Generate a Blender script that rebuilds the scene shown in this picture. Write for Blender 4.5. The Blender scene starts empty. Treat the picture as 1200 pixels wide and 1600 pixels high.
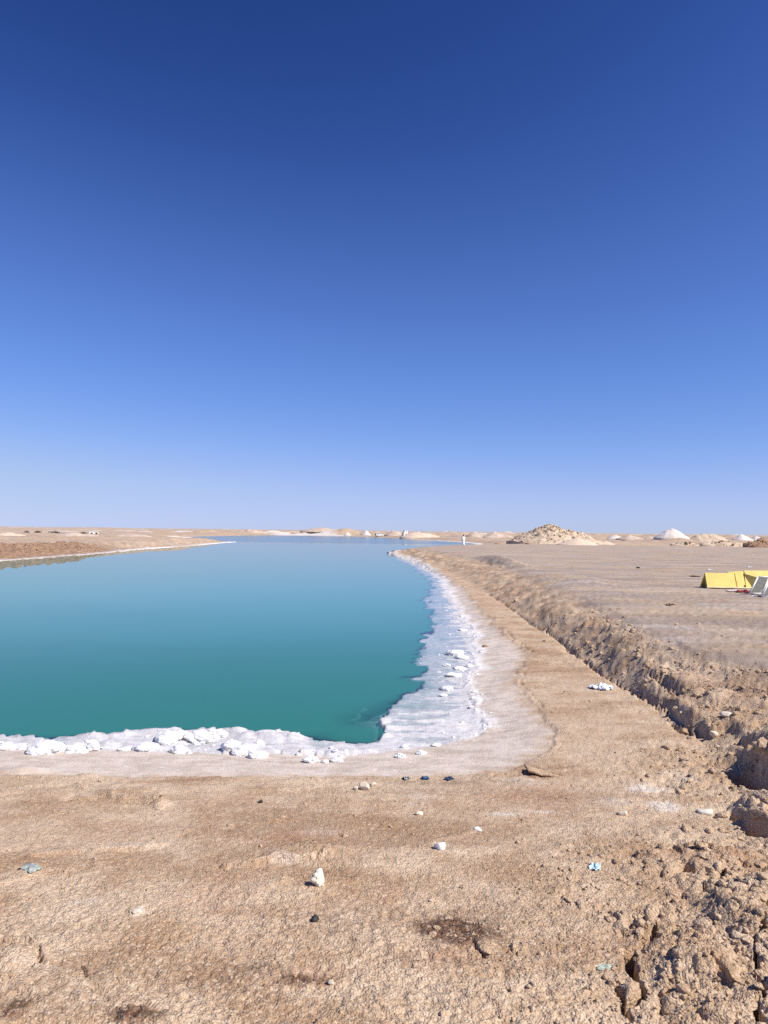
import bpy, bmesh, math, random
import numpy as np
from mathutils import Matrix, Vector

# ------------------------------------------------------------------ camera, sky, sun, exposure
S = bpy.context.scene
C = S.collection
CAM_H = 2.1
F = 1142.0
cam_d = bpy.data.cameras.new('camera')
cam = bpy.data.objects.new('camera', cam_d)
C.objects.link(cam)
cam_d.sensor_fit = 'VERTICAL'
cam_d.sensor_height = 24.0
cam_d.lens = 24.0 * F / 1600.0
cam_d.clip_start = 0.05
cam_d.clip_end = 40000.0
CAM_M = (Matrix.Translation((0, 0, CAM_H)) @ Matrix.Rotation(math.radians(91.55), 4, 'X')
         @ Matrix.Rotation(math.radians(0.668), 4, 'Z'))
cam.matrix_world = CAM_M
S.camera = cam

SUN_EL = math.radians(47.0)
SUN_AZ = math.radians(115.0)          # from +Y (view direction) towards +X (right)
world = bpy.data.worlds.new('World')
S.world = world
world.use_nodes = True
wn = world.node_tree
bg = wn.nodes['Background']
sky = wn.nodes.new('ShaderNodeTexSky')
sky.sky_type = 'NISHITA'
sky.sun_disc = False
sky.sun_elevation = SUN_EL
sky.sun_rotation = SUN_AZ
sky.altitude = 2000
sky.ozone_density = 3.0
sky.dust_density = 0.5
def wmul(v):
    n = wn.nodes.new('ShaderNodeVectorMath')
    n.operation = 'SCALE'
    n.inputs['Scale'].default_value = v
    return n
EXPOSURE = 0.3
m1, m2 = wmul(0.1), wmul(10.0 / 2 ** EXPOSURE)
cur = wn.nodes.new('ShaderNodeRGBCurve')
for ch, pts in enumerate((
        [(0, 0), (.05, .010), (.067, .019), (.105, .067), (.181, .147), (.456, .415), (.62, .48), (1, .60)],
        [(0, 0), (.09, .036), (.117, .056), (.185, .153), (.31, .305), (.623, .550), (.75, .60), (1, .68)],
        [(0, 0), (.18, .15), (.235, .242), (.347, .479), (.515, .745), (.701, .895), (.85, .88), (1, .90)])):
    cv = cur.mapping.curves[ch]
    while len(cv.points) < len(pts):
        cv.points.new(0.5, 0.5)
    for p, q in zip(cv.points, pts):
        p.location = q
        p.handle_type = 'AUTO'
cur.mapping.update()
wn.links.new(sky.outputs[0], m1.inputs[0])
wn.links.new(m1.outputs[0], cur.inputs['Color'])
wn.links.new(cur.outputs[0], m2.inputs[0])
wn.links.new(m2.outputs[0], bg.inputs[0])
bg.inputs[1].default_value = 0.1

sun_d = bpy.data.lights.new('sun', 'SUN')
sun_d.energy = 4.9
sun_d.angle = math.radians(0.53)
sun_d.color = (1.0, 0.94, 0.85)
sun = bpy.data.objects.new('sun', sun_d)
C.objects.link(sun)
sdir = Vector((math.sin(SUN_AZ) * math.cos(SUN_EL), math.cos(SUN_AZ) * math.cos(SUN_EL), math.sin(SUN_EL)))
sun.rotation_euler = sdir.to_track_quat('Z', 'Y').to_euler()
sun.location = (40, -20, 60)

S.render.engine = 'CYCLES'
S.view_settings.view_transform = 'Standard'
S.view_settings.look = 'None'
S.view_settings.exposure = EXPOSURE
S.view_settings.gamma = 1.0
S.cycles.use_denoising = False
S.cycles.max_bounces = 6
S.cycles.transparent_max_bounces = 6

# ------------------------------------------------------------------ small helpers
R3 = CAM_M.to_3x3()
def at(px, py, z):
    """world point under a photo pixel on the level z"""
    d = R3 @ Vector(((px - 600) / F, -(py - 800) / F, -1.0))
    t = (z - CAM_H) / d.z
    return (d.x * t, d.y * t)
def A(z, *pts):
    return [at(x, y, z) for x, y in pts]
def blob(px, py, rx, ry, z):
    """centre, half width and half depth on the ground of a patch measured on the photo"""
    c = at(px, py, z); a = at(px + rx, py, z); b = at(px, py - ry, z); b2 = at(px, py + ry, z)
    return (c[0], c[1], math.hypot(a[0] - c[0], a[1] - c[1]), 0.5 * math.hypot(b[0] - b2[0], b[1] - b2[1]))

TAB = np.array([[math.cos(k * 2 * math.pi / 256), math.sin(k * 2 * math.pi / 256)] for k in range(256)], np.float32)
def hsh(ix, iy, seed):
    h = (ix.astype(np.uint32) * np.uint32(374761393) + iy.astype(np.uint32) * np.uint32(668265263)
         + np.uint32((seed * 974634777) & 0xffffffff))
    h = (h ^ (h >> np.uint32(13))) * np.uint32(1274126177)
    return h ^ (h >> np.uint32(16))
def pn(x, y, seed=0):
    """gradient noise, about -1..1"""
    x = np.asarray(x, np.float64); y = np.asarray(y, np.float64)
    x0 = np.floor(x); y0 = np.floor(y)
    fx = (x - x0).astype(np.float32); fy = (y - y0).astype(np.float32)
    ix = x0.astype(np.int64); iy = y0.astype(np.int64)
    u = fx * fx * fx * (fx * (fx * 6 - 15) + 10); v = fy * fy * fy * (fy * (fy * 6 - 15) + 10)
    def g(dx, dy):
        t = TAB[hsh(ix + dx, iy + dy, seed) & np.uint32(255)]
        return t[..., 0] * (fx - dx) + t[..., 1] * (fy - dy)
    a = g(0, 0); b = g(1, 0); c = g(0, 1); d = g(1, 1)
    a = a + u * (b - a); c = c + u * (d - c)
    return (a + v * (c - a)) * 1.5
def fbm(x, y, oct=4, seed=0, gain=0.5, lac=2.03):
    s = 0; a = 1.0; f = 1.0; n = 0
    for k in range(oct):
        s = s + a * pn(x * f, y * f, seed + 17 * k); n += a; a *= gain; f *= lac
    return s / n
def ridged(x, y, oct=4, seed=0):
    s = 0; a = 1.0; f = 1.0; n = 0
    for k in range(oct):
        s = s + a * (1 - np.abs(pn(x * f, y * f, seed + 31 * k))); n += a; a *= .5; f *= 2.07
    return s / n
def worley(x, y, seed=0):
    x = np.asarray(x, np.float64); y = np.asarray(y, np.float64)
    x0 = np.floor(x).astype(np.int64); y0 = np.floor(y).astype(np.int64)
    f1 = np.full(x.shape, 9.0, np.float32); f2 = f1.copy(); idv = np.zeros(x.shape, np.float32)
    for dx in (-1, 0, 1):
        for dy in (-1, 0, 1):
            h = hsh(x0 + dx, y0 + dy, seed)
            px = x0 + dx + (h & np.uint32(1023)) / 1024.0
            py = y0 + dy + ((h >> np.uint32(10)) & np.uint32(1023)) / 1024.0
            d = np.hypot(px - x, py - y).astype(np.float32)
            near = d < f1
            f2 = np.where(near, f1, np.minimum(f2, d))
            idv = np.where(near, ((h >> np.uint32(20)) & np.uint32(255)).astype(np.float32) / 255, idv)
            f1 = np.where(near, d, f1)
    return f1, f2, idv
def sst(x, a, b):
    t = np.clip((x - a) / (b - a), 0, 1)
    return t * t * (3 - 2 * t)
def seg_dist(X, Y, pts, closed=False):
    d = np.full(X.shape, 1e18, np.float64)
    n = len(pts)
    for i in range(n if closed else n - 1):
        ax, ay = pts[i]; bx, by = pts[(i + 1) % n]
        ex, ey = bx - ax, by - ay
        L = ex * ex + ey * ey + 1e-12
        t = np.clip(((X - ax) * ex + (Y - ay) * ey) / L, 0, 1)
        d = np.minimum(d, (X - ax - t * ex) ** 2 + (Y - ay - t * ey) ** 2)
    return np.sqrt(d)
def inside(X, Y, pts):
    r = np.zeros(X.shape, bool)
    n = len(pts)
    for i in range(n):
        ax, ay = pts[i]; bx, by = pts[(i + 1) % n]
        if ay == by: continue
        c = ((ay > Y) != (by > Y)) & (X < (bx - ax) * (Y - ay) / (by - ay) + ax)
        r ^= c
    return r
def sdf(X, Y, pts):
    return np.where(inside(X, Y, pts), -1, 1) * seg_dist(X, Y, pts, True)

# ------------------------------------------------------------------ outlines of the place (world coordinates)
ZW = -0.90
far_pts = [(1, 106), (3.5, 118), (8, 132), (14, 145), (20, 165), (25, 200), (24, 228)] + \
    A(ZW, (680, 845), (620, 841.2), (560, 838.6), (480, 836.9), (420, 836.6), (375, 837)) + \
    [(-78, 300), (-64, 230), (-45, 185)] + \
    A(ZW, (373, 846.5), (340, 849.5), (300, 853), (250, 856.5), (200, 860.5), (172, 864), (150, 866), (100, 869), (60, 872.5), (0, 877), (-80, 884)) + \
    [(-60, 62), (-70, 40), (-60, 14)]
DEEP = A(ZW, (-500, 1140), (-120, 1146), (0, 1149), (60, 1151), (130, 1150), (150, 1153), (180, 1152), (210, 1147), (240, 1142), (275, 1139),
         (330, 1139), (352, 1143), (375, 1141), (400, 1145), (430, 1146), (480, 1152), (520, 1158), (560, 1161), (585, 1156), (598, 1146), (601, 1135),
         (598, 1122), (612, 1104), (622, 1094), (640, 1076), (646, 1066), (640, 1052), (650, 1032), (648, 1020), (658, 1002), (671, 985),
         (670, 960), (664, 942), (672, 925), (676, 913), (668, 903), (652, 894), (634, 882), (617, 874), (610, 867.5)) + far_pts
WET = A(ZW, (-500, 1170), (0, 1172), (200, 1173), (430, 1180), (520, 1184), (600, 1176), (680, 1165), (735, 1156), (750, 1146), (752, 1132),
        (738, 1108), (734, 1080), (735, 1060), (742, 1030), (738, 1000), (735, 985), (718, 962), (700, 930), (690, 905), (664, 886), (634, 873), (613, 867)) + far_pts
SALT = A(-.74, (-700, 1212), (0, 1213), (200, 1219), (430, 1217), (600, 1217), (720, 1214), (790, 1209), (822, 1199), (850, 1178), (868, 1160), (868, 1145),
         (850, 1120), (822, 1092), (803, 1066), (812, 1050), (828, 1032), (815, 1012), (795, 996), (772, 975), (748, 946), (722, 917), (700, 900), (652, 879), (618, 866)) + \
    [(-10, 80), (-60, 20)]
foot = A(-.65, (1090, 1152), (1058, 1125), (1010, 1092), (950, 1058), (900, 1022), (868, 995), (830, 974), (800, 950), (762, 926), (722, 902), (668, 880), (640, 870)) + [(2.2, 103)]
foot_near = [(.95, 1.5), (.98, 2.6), (1.14, 3.55)] + A(-.45, (985, 1530), (1000, 1450), (1060, 1360), (1120, 1300)) + A(-.6, (1150, 1240), (1122, 1190))
top_ = A(0, (1040, 1012), (985, 988), (930, 952), (890, 932), (850, 915), (800, 888), (745, 874), (700, 864)) + [(4.6, 97)]
LOW = [(.6, -30), (.95, 0)] + foot_near + foot + [(2.6, 108), (7, 122), (12, 135), (18, 150), (60, 170), (60, 300), (-200, 300), (-200, -30)]
HIGH = [(3.2, -30), (3.0, 1), (3.1, 3), (3.6, 4.6)] + A(0, (1500, 1250), (1300, 1085), (1150, 1032)) + top_ + \
    [(6.5, 108), (10, 120), (17, 133), (26, 146), (60, 160), (9000, 160), (9000, -30)]
PENIN = A(ZW, (372, 846.8), (200, 860.5), (0, 877)) + [(-60, 62), (-200, 62), (-400, 300), (-90, 300), (-66, 230), (-46, 185)]

LEDGES, CRACKS, HOLES, MOUNDS, STAINS_SHADE, REDS, PALES, BROWNS = [], [], [], [], [], [], [], []

def patch(X, Y, b, soft=.5, wob=None):
    cx, cy, ax, ay = b
    q = np.hypot((X - cx) / ax, (Y - cy) / ay)
    if wob is not None: q = q + wob
    return 1 - sst(q, 1 - soft, 1 + soft)

def terrain(X, Y):
    X = np.asarray(X, np.float64); Y = np.asarray(Y, np.float64)
    n = X.size
    Rr = np.hypot(X, Y)
    near = (Rr < 60) & (Y > -2)
    # uneven outlines
    amp = .10 + .012 * np.minimum(Rr, 120)
    wx = fbm(X * .9, Y * .9, 4, 3) * amp * 1.3
    wy = fbm(X * .9, Y * .9, 4, 5) * amp * 1.0
    tooth = fbm(X * .7, Y * 2.6, 3, 9) * (.45 * sst(Y, 11, 16) * sst(X, -1, 1.2) + .05)
    sdW = sdf(X + wx + tooth, Y + wy * .5, DEEP)
    sdS = np.maximum.reduce([sdf(X + wx * .8, Y + wy * .6, WET)])
    sdS = np.minimum(sdS, sdW)
    sdE = sdf(X + wx * .7, Y + wy * .35, SALT)
    sdE = np.where(sdE < 0, np.minimum(sdE, 0), sdE)
    nearland = ((X > -14) | (Y < 40)) & ~((X < -25) & (Y > 45))
    farf = np.where(nearland, sst(Rr, 135, 190), 1.0)
    sdF = sdf(X + wx * .7, Y + wy * .7, LOW)
    sdT = sdf(X + wx * .9 - .5, Y + wy * .9, HIGH)
    t = np.where(sdT <= 0, 1.0, np.where(sdF <= 0, 0.0, sdF / np.maximum(sdF + sdT, 1e-6)))
    bank = np.clip(4 * t * (1 - t), 0, 1)
    # --- low ground between lake and bank, with the rise towards the viewer
    fg = sst(Y, 9.0, 3.2)
    z_earth = -.715 + .05 * np.clip(sdE / 2.5, 0, 1) + .30 * fg + .35 * sst(Rr, 3.0, .8)
    z_flat = -.885 + .15 * np.clip(sdS / np.maximum(sdS - sdE, 1e-3), 0, 1)
    u = np.clip(sdW / np.maximum(sdW - sdS, 1e-3), 0, 1)
    crust = ridged(X * .8, Y * 3.2, 4, 40) - .72
    z_shelf = -.919 + .021 * u + crust * .075 * (.5 + .5 * (1 - u))
    nearshelf = sst(Y, 13.0, 10.6) * sst(X, 2.2, -.6)
    z_shelf = z_shelf + nearshelf * (.014 + .05 * fbm(X * 1.4, Y * 2.6, 4, 44))
    f1a, f2a, ida = worley(X * 2.6, Y * 3.4, 45); f1b, f2b, idb = worley(X * 6.5, Y * 8.0, 46)
    clump = sst(fbm(X * .9, Y * 1.6, 3, 48), -.15, .30)
    puff = np.sqrt(np.clip(1 - (f1a / .8) ** 2, 0, 1)) * (.4 + .6 * ida) * clump + .35 * np.sqrt(np.clip(1 - (f1b / .8) ** 2, 0, 1)) * (.3 + .7 * clump)
    z_shelf = z_shelf + nearshelf * .075 * puff * (sdW > .02)
    corner = patch(X, Y, blob(555, 1124, 100, 40, ZW), .9)
    depth = .16 * np.clip(-sdW / .06, 0, 1) + 1.6 * sst(-sdW, 0, .8)
    depth = depth * (1 - .93 * corner)
    z_deep = -.935 - depth - .10 * corner * np.maximum(fbm(X * 1.7, Y * 2.4, 3, 47) + .35, 0)
    z_low = np.where(sdW <= 0, z_deep, np.where(sdS <= 0, z_shelf, np.where(sdE < 0, z_flat, z_earth)))
    # --- plateau and bank
    z_high = .03 * fbm(X * .12, Y * .12, 3, 61) + .02 * fbm(X * .5, Y * .9, 3, 62)
    tt = np.clip(t + .16 * bank * fbm(X * 1.1, Y * 1.1, 4, 64), 0, 1)
    prof = np.where(Y > 7, .75 * tt + .25 * sst(tt, 0, .6), sst(tt, 0, 1))
    z_near = z_low + (z_high - np.maximum(z_low, -.72)) * prof
    # --- far shores
    bw = 1.0 + .5 * pn(X * .05, Y * .05, 71) + .006 * Rr
    H = np.where((X < -25) & (Y < 260), .95, .8) + .35 * pn(X * .03, Y * .03, 72)
    sdP = np.maximum(sdS, 0)
    rise = sst(sdP, bw, bw + 3.5 + .01 * Rr)
    lumps = fbm(X * .35, Y * .35, 4, 73)
    brk = 1.1 * (ridged(X * .45, Y * .45, 3, 123) - .62) * patch(X, Y, BROWNS[0], .5) if BROWNS else 0.0
    z_far = np.where(sdS > 0, ZW + .02 + .06 * np.clip(sdP / bw, 0, 1) + rise * (H + .28 * lumps + brk), z_deep)
    peninsula_up = sst(sdP, 10, 60) * np.where((X < -25) & (Y < 300), .42, 0)
    z_far = z_far + peninsula_up
    spoil = np.maximum(fbm(X * .022, Y * .014, 5, 75) + .02, 0) * 7.0 * sst(sdP, 15, 60) * sst(Rr, 150, 330) + \
        np.maximum(fbm(X * .05, Y * .05, 3, 76) - .05, 0) * 2.2 * sst(sdP, 12, 30) * sst(Rr, 160, 260)
    z_far = z_far + spoil * (1 - .75 * sst(Rr, 900, 2000)) * (.22 + .78 * sst(X / np.maximum(Y, 1), -.42, -.15))
    ridge = sst(Rr, 1500, 4200) * (4.5 + 11 * np.maximum(fbm(X * .0016, Y * .0011, 6, 78), -.35)) - .6 * sst(Rr, 200, 600) * (1 - sst(Rr, 1500, 3000))
    z_far = z_far + ridge
    z = z_near * (1 - farf) + z_far * farf
    land = sdS > 0
    onearth = sst(sdE, 0, .12) * (1 - farf)
    lowm = (1 - sst(t, 0, .2)) * (1 - farf)
    # --- mounds, hollows, ledges, cracks
    wob = .45 * fbm(X * 3.1, Y * 3.1, 3, 81)
    for b, h in MOUNDS:
        q = np.hypot((X - b[0]) / b[2], (Y - b[1]) / b[3]); m = q < 2.2
        if m.any(): z[m] += h * (1 - sst(q[m] + .6 * wob[m], 0, 1.5))
    pale = np.zeros(n); stain = np.zeros(n); red = np.zeros(n)
    for pts, w, h, pl in LEDGES:
        xs = [p[0] for p in pts]; ys = [p[1] for p in pts]
        m = (X > min(xs) - 1) & (X < max(xs) + 1) & (Y > min(ys) - 1) & (Y < max(ys) + 1)
        if not m.any(): continue
        wl = .09 * fbm(X[m] * 2.4, Y[m] * 2.4, 3, 83)
        d = seg_dist(X[m] + wl, Y[m] + wl, pts)
        k = np.clip(1 - d / w, 0, 1) * np.clip(.75 + 1.2 * pn(X[m] * 2.1, Y[m] * 2.1, 84), 0, 1)
        z[m] += h * sst(k, 0, .7)
        pale[m] = np.maximum(pale[m], pl * k)
    for b, h in HOLES:
        q = np.hypot((X - b[0]) / b[2], (Y - b[1]) / b[3]); m = q < 2
        if m.any():
            z[m] -= h * (1 - sst(q[m] + .7 * wob[m], .55, 1.1))
    for pts, w, h in CRACKS:
        xs = [p[0] for p in pts]; ys = [p[1] for p in pts]
        m = (X > min(xs) - .5) & (X < max(xs) + .5) & (Y > min(ys) - .5) & (Y < max(ys) + .5)
        if not m.any(): continue
        wl = .05 * fbm(X[m] * 7, Y[m] * 7, 3, 85)
        wl2 = .05 * fbm(X[m] * 7, Y[m] * 7, 3, 86)
        d = seg_dist(X[m] + wl, Y[m] + wl2, pts)
        ww = w * (.75 + .7 * pn(X[m] * 5, Y[m] * 5, 87))
        z[m] -= h * (1 - sst(d, ww * .5, ww * 1.15))
    # --- fine relief
    rough = np.clip(1.2 * sst(t, .02, .12) * (1 - sst(t, .72, .98)), 0, 1) * (1 - farf)
    for b, h in HOLES[:6]: rough = np.maximum(rough, .9 * patch(X, Y, b, 1.0))
    rough = np.maximum(rough, patch(X, Y, (4.6, 8.3, 1.6, 1.6), .6)) if HOLES else rough
    rough = np.maximum(rough, sst(X - .12 * Y + .9 * fbm(X * 1.3, Y * 1.3, 3, 124), .62, 1.5) * sst(Y, 7.2, 5.5) * (1 - sst(t, .9, 1)))
    cobble = np.zeros(n)
    m = near & (Rr < 45)
    xx, yy = X[m], Y[m]
    jx = .05 * fbm(xx * 6, yy * 6, 2, 88); jy = .05 * fbm(xx * 6, yy * 6, 2, 89)
    rm, lm, Rm = rough[m], lowm[m] * onearth[m], Rr[m]
    dz = np.zeros(xx.size)
    for sc, am, sd in ((3.2, .040, 90), (7.5, .036, 91), (17.0, .019, 92), (36.0, .009, 105)):
        f1, f2, idv = worley((xx + jx) * sc, (yy + jy) * sc, sd)
        lump = np.sqrt(np.clip(1 - (f1 / .75) ** 2, 0, 1)) * (.35 + .65 * idv)
        block = sst(f2 - f1, .02, .16) * (.3 + .7 * idv) + .15 * lump
        lump = np.where(rm > .02, .45 * lump + .6 * block, lump)
        fade = 1 - sst(Rm * .0022 * sc, .55, 1.1)
        dz += rm * am * (lump - .35) * fade
        if sc > 5:
            dz += (1 - rm) * lm * am * .16 * (lump - .4) * fade
    fade2 = 1 - sst(Rm, 14, 30)
    wl = xx + .25 * fbm(xx * .8, yy * .8, 2, 99)
    grain = fbm(xx * 26, yy * 26, 2, 93) * .007 + fbm(xx * 9, yy * 11, 3, 94) * .008
    dz += grain * fade2 * (.35 + .65 * np.clip(lm + rm, 0, 1)) * (1 + .9 * sst(yy, 6.5, 4.0))
    lay = ridged(wl * .55, yy * 1.5, 4, 95)                       # thin dried layers with broken edges
    st = np.floor(lay * 6) + sst(lay * 6 - np.floor(lay * 6), .0, .14)
    dz += (st - 4.2) * .015 * lm * sst(fbm(xx * .5, yy * .7, 3, 120), -.15, .25) * (1 - sst(Rm, 16, 28))
    dz += .03 * fbm(xx * .7, yy * .9, 3, 96) * lm
    g = fbm(xx * 2.2 + yy * 1.1, yy * .55 - xx * .4, 4, 97)       # gullies running down the bank
    dz -= .16 * bank[m] * np.maximum(g - .05, 0) * (yy > 6.5)
    z[m] += dz
    m2 = (~m) & (bank > .02) & (farf < 1)
    z[m2] += bank[m2] * .16 * fbm(X[m2] * 1.3, Y[m2] * 1.3, 4, 98)
    # plateau litter
    pm = (t > .8) & (farf < .9) & (Rr < 60)
    f1, f2, idv = worley(X[pm] * 4.5, Y[pm] * 4.5, 101)
    z[pm] += .03 * np.sqrt(np.clip(1 - (f1 / .4) ** 2, 0, 1)) * (idv > .55) * (1 - sst(Rr[pm], 25, 50)) + .010 * fbm(X[pm] * 7, Y[pm] * 7, 2, 102)
    # salt flat rims and clotted edge
    sm = near & (sdE < .1) & (sdW > 0)
    xx, yy = X[sm], Y[sm]
    rim = np.exp(-((sdS[sm] - .05) / .16) ** 2) * sst(yy, 10.3, 11.0)
    f1, f2, idv = worley(xx * 9, yy * 9, 103)
    z[sm] += rim * (.03 * np.sqrt(np.clip(1 - (f1 / .7) ** 2, 0, 1))) + .006 * fbm(xx * 8, yy * 12, 3, 104)
    # --- masks for the material
    wob2 = .55 * fbm(X * 2.3, Y * 2.9, 4, 110)
    for b, s_ in STAINS_SHADE: stain = np.maximum(stain, s_ * patch(X, Y, (b[0], b[1], b[2] * 1.3, b[3] * 1.35), .8, wob2 * 1.5))
    for b, s_ in REDS: red = np.maximum(red, s_ * patch(X, Y, b, .8, wob2))
    for b, s_ in PALES: pale = np.maximum(pale, s_ * patch(X, Y, b, .7, wob2 * 1.5))
    brown = np.zeros(n)
    for b in BROWNS: brown = np.maximum(brown, patch(X, Y, b, .5, wob2))
    saltflat = np.where(sdE < 0, 1.0, 0) * (1 - farf)
    fr_ = .30 * fbm(X * 3.5, Y * 5.0, 4, 115)
    saltflat = np.where(sdE < .12, sst(-sdE + fr_, -.10, .30), 0) * (1 - farf)
    d_s = sdS
    wid = np.where(Y > 11.2, .22 + .010 * Rr, .10)
    white = np.where(sdW > 0, 1 - sst(d_s, .02, wid * (1 + .9 * fbm(X * 1.5, Y * 1.5, 3, 111))), 1.0) * (1 - farf)
    farwhite = (1 - sst(sdS, bw * .75, bw * 1.15)) * farf * sst(pn(X * .02, Y * .02, 112), -.75, -.35)
    heapw = farf * sst(fbm(X * .012, Y * .012, 4, 113), .18, .34) * sst(Rr, 200, 320) * .75
    white = np.maximum(white, np.maximum(farwhite, heapw))
    grey = np.maximum(sst(t, .55, 1.0) * (1 - farf), farf * np.clip(.55 + .8 * fbm(X * .05, Y * .05, 3, 122), 0, 1))
    wet = sst(z, ZW + .028, ZW + .004) * (sdE < 0)
    wet = np.maximum(wet, np.clip(nearshelf * (1.0 - sst(z, ZW + .055, ZW + .115)), 0, .9) * (sdS < .1) * (sdW > .0))
    return dict(z=z, t=t, sdW=sdW, sdS=sdS, sdE=sdE, farf=farf, rough=rough, bank=bank,
                saltflat=saltflat, white=white, grey=grey, wet=wet, stain=stain, red=red, pale=pale, brown=brown)

# features measured on the photo and set on the bare terrain under them
def ground_px(pix):
    z = np.full(len(pix), -.5)
    for _ in range(6):
        P = np.array([at(px, py, float(zz)) for (px, py), zz in zip(pix, z)])
        z = .5 * z + .5 * terrain(P[:, 0], P[:, 1])['z'] if _ else terrain(P[:, 0], P[:, 1])['z']
    P = np.array([at(px, py, float(zz)) for (px, py), zz in zip(pix, z)])
    return np.column_stack([P, terrain(P[:, 0], P[:, 1])['z']])
def AG(*pts): return ('L', pts)
def GB(px, py, rx, ry): return ('B', (px, py, rx, ry))
# ledges of dried crust: photo polyline, half width (m), height (m), paleness
LEDGES_ = [
    (AG((-20, 1240), (60, 1233), (120, 1228), (170, 1238), (245, 1250)), .10, .045, .5),
    (AG((50, 1338), (110, 1330), (190, 1330), (260, 1318), (285, 1300)), .06, .03, .45),
    (AG((345, 1358), (385, 1352), (430, 1338), (470, 1341), (510, 1333)), .05, .04, .5),
    (AG((590, 1330), (650, 1322), (760, 1292), (820, 1288)), .06, .012, .15),
    (AG((300, 1262), (420, 1280), (560, 1290), (640, 1276)), .09, .015, .2),
    (AG((-10, 1470), (40, 1476), (58, 1492), (58, 1510)), .03, .025, .3),
]
CRACKS_ = [   # photo polyline on level z, half width, depth
    (AG((1028, 1446), (1022, 1462), (1004, 1478), (984, 1492), (984, 1506), (994, 1528), (1006, 1556), (988, 1570)), .036, .16),
    (AG((966, 1542), (972, 1562), (975, 1590), (984, 1612)), .022, .10),
    (AG((1186, 1445), (1181, 1508), (1192, 1540), (1181, 1572), (1190, 1605)), .024, .12),
    (AG((955, 1436), (968, 1452), (984, 1462)), .016, .07),
    (AG((38, 1464), (56, 1482), (60, 1502), (58, 1508)), .009, .035),
    (AG((126, 1510), (145, 1528)), .008, .03),
    (AG((740, 1470), (745, 1484), (755, 1496)), .009, .04),
    (AG((358, 1356), (385, 1351), (420, 1346)), .012, .04),
    (AG((465, 1346), (490, 1341), (508, 1333)), .012, .05),
    (AG((232, 1258), (246, 1250), (256, 1252)), .013, .04),
    (AG((1000, 1346), (1012, 1358), (1030, 1365)), .014, .06),
    (AG((1098, 1318), (1112, 1332), (1130, 1336), (1150, 1322)), .022, .09),
    (AG((1095, 1390), (1110, 1378), (1130, 1360)), .018, .08),
    (AG((820, 1050), (812, 1066), (828, 1082), (850, 1105)), .02, .03),
    (AG((790, 985), (808, 1000), (822, 1012), (838, 1020)), .03, .05),
]
fc = AG((1088, 1154), (1056, 1127), (1010, 1094), (950, 1060), (902, 1025), (868, 997), (832, 976), (800, 952), (764, 928))
CRACKS_.append((fc, .04, .09))
HOLES_ = [    # centre, half width, half depth, depth of the hollows torn out of the bank
    (GB(1192, 1222, 24, 30), .62), (GB(1172, 1256, 14, 16), .40), (GB(1150, 1280, 12, 8), .24),
    (GB(1168, 1164, 7, 12), .2), (GB(1058, 1138, 6, 9), .16), (GB(1096, 1148, 6, 7), .13),
    (GB(1043, 1108, 7, 8), .15), (GB(1180, 1300, 18, 16), .18), (GB(1036, 1080, 4, 16), .12),
    (GB(1050, 1085, 4, 14), .1), (GB(1014, 1092, 4, 12), .1), (GB(888, 1018, 8, 4), .12),
    (GB(1072, 1362, 9, 7), .08), (GB(1058, 1330, 5, 8), .07), (GB(1110, 1374, 8, 9), .06),
]
MOUNDS_ = [(GB(1036, 1076, 26, 36), .14), (GB(955, 1008, 34, 24), .10), (GB(880, 958, 30, 18), .08),   # low swellings of the bank: patch, height
    (GB(782, 878, 18, 7), .45), (GB(890, 905, 40, 8), .2), (GB(1206, 1160, 18, 24), .16), (GB(1238, 1206, 14, 42), .30), (GB(1172, 1262, 26, 10), .12),  # one unseen mound past the right edge is raised to shade the hollow
    (GB(1070, 1120, 18, 22), .16), (GB(1190, 1282, 24, 14), .16), (GB(1120, 1345, 60, 20), .1),
    (GB(1085, 1500, 70, 40), .10), (GB(1150, 1420, 40, 40), .08), (GB(1025, 1345, 24, 14), .06),
    (GB(975, 1440, 18, 10), .05), (GB(985, 1556, 14, 12), .04), (GB(758, 1478, 16, 14), .03), (GB(20, 1500, 40, 25), .05),
    (GB(250, 1256, 16, 6), .05), (GB(40, 1205, 40, 7), .05), (GB(140, 1212, 20, 5), .04),
]
STAINS_SHADE_ = [(GB(560, 1440, 150, 26), .30), (GB(330, 1530, 170, 22), .34), (GB(90, 1560, 110, 26), .36), (GB(820, 1500, 120, 30), .28), (GB(620, 1560, 160, 20), .32), (GB(420, 1296, 160, 10), .12), (GB(930, 1290, 120, 14), .22), (GB(250, 1300, 160, 8), .22), (GB(640, 1236, 200, 6), .3),   # dirt marks, and shade painted under the crust flake: patch, strength
    (GB(722, 1452, 52, 22), .95), (GB(676, 1482, 40, 14), .35), (GB(480, 1528, 34, 8), .75), (GB(415, 1516, 34, 10), .5),
    (GB(208, 1584, 30, 12), .8), (GB(22, 1575, 18, 16), .75), (GB(660, 1500, 60, 12), .4), (GB(720, 1500, 30, 10), .45),
    (GB(75, 1582, 12, 8), .5), (GB(860, 1435, 60, 18), .25), (GB(690, 1530, 20, 6), .3), (GB(100, 1450, 70, 9), .35),
    (GB(845, 1212, 30, 4), .5), (GB(700, 1222, 110, 5), .4), (GB(880, 1245, 60, 10), .35),  # first patch: shade under the lifted flake, painted into the soil
]
REDS_ = [(GB(470, 1308, 70, 14), .8), (GB(330, 1400, 60, 22), .5), (GB(445, 1282, 16, 6), .8), (GB(855, 1240, 60, 14), .6),
        (GB(480, 1525, 60, 16), .8), (GB(690, 1495, 60, 20), .7), (GB(200, 1300, 90, 14), .35), (GB(730, 940, 90, 14), .35)]
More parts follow.
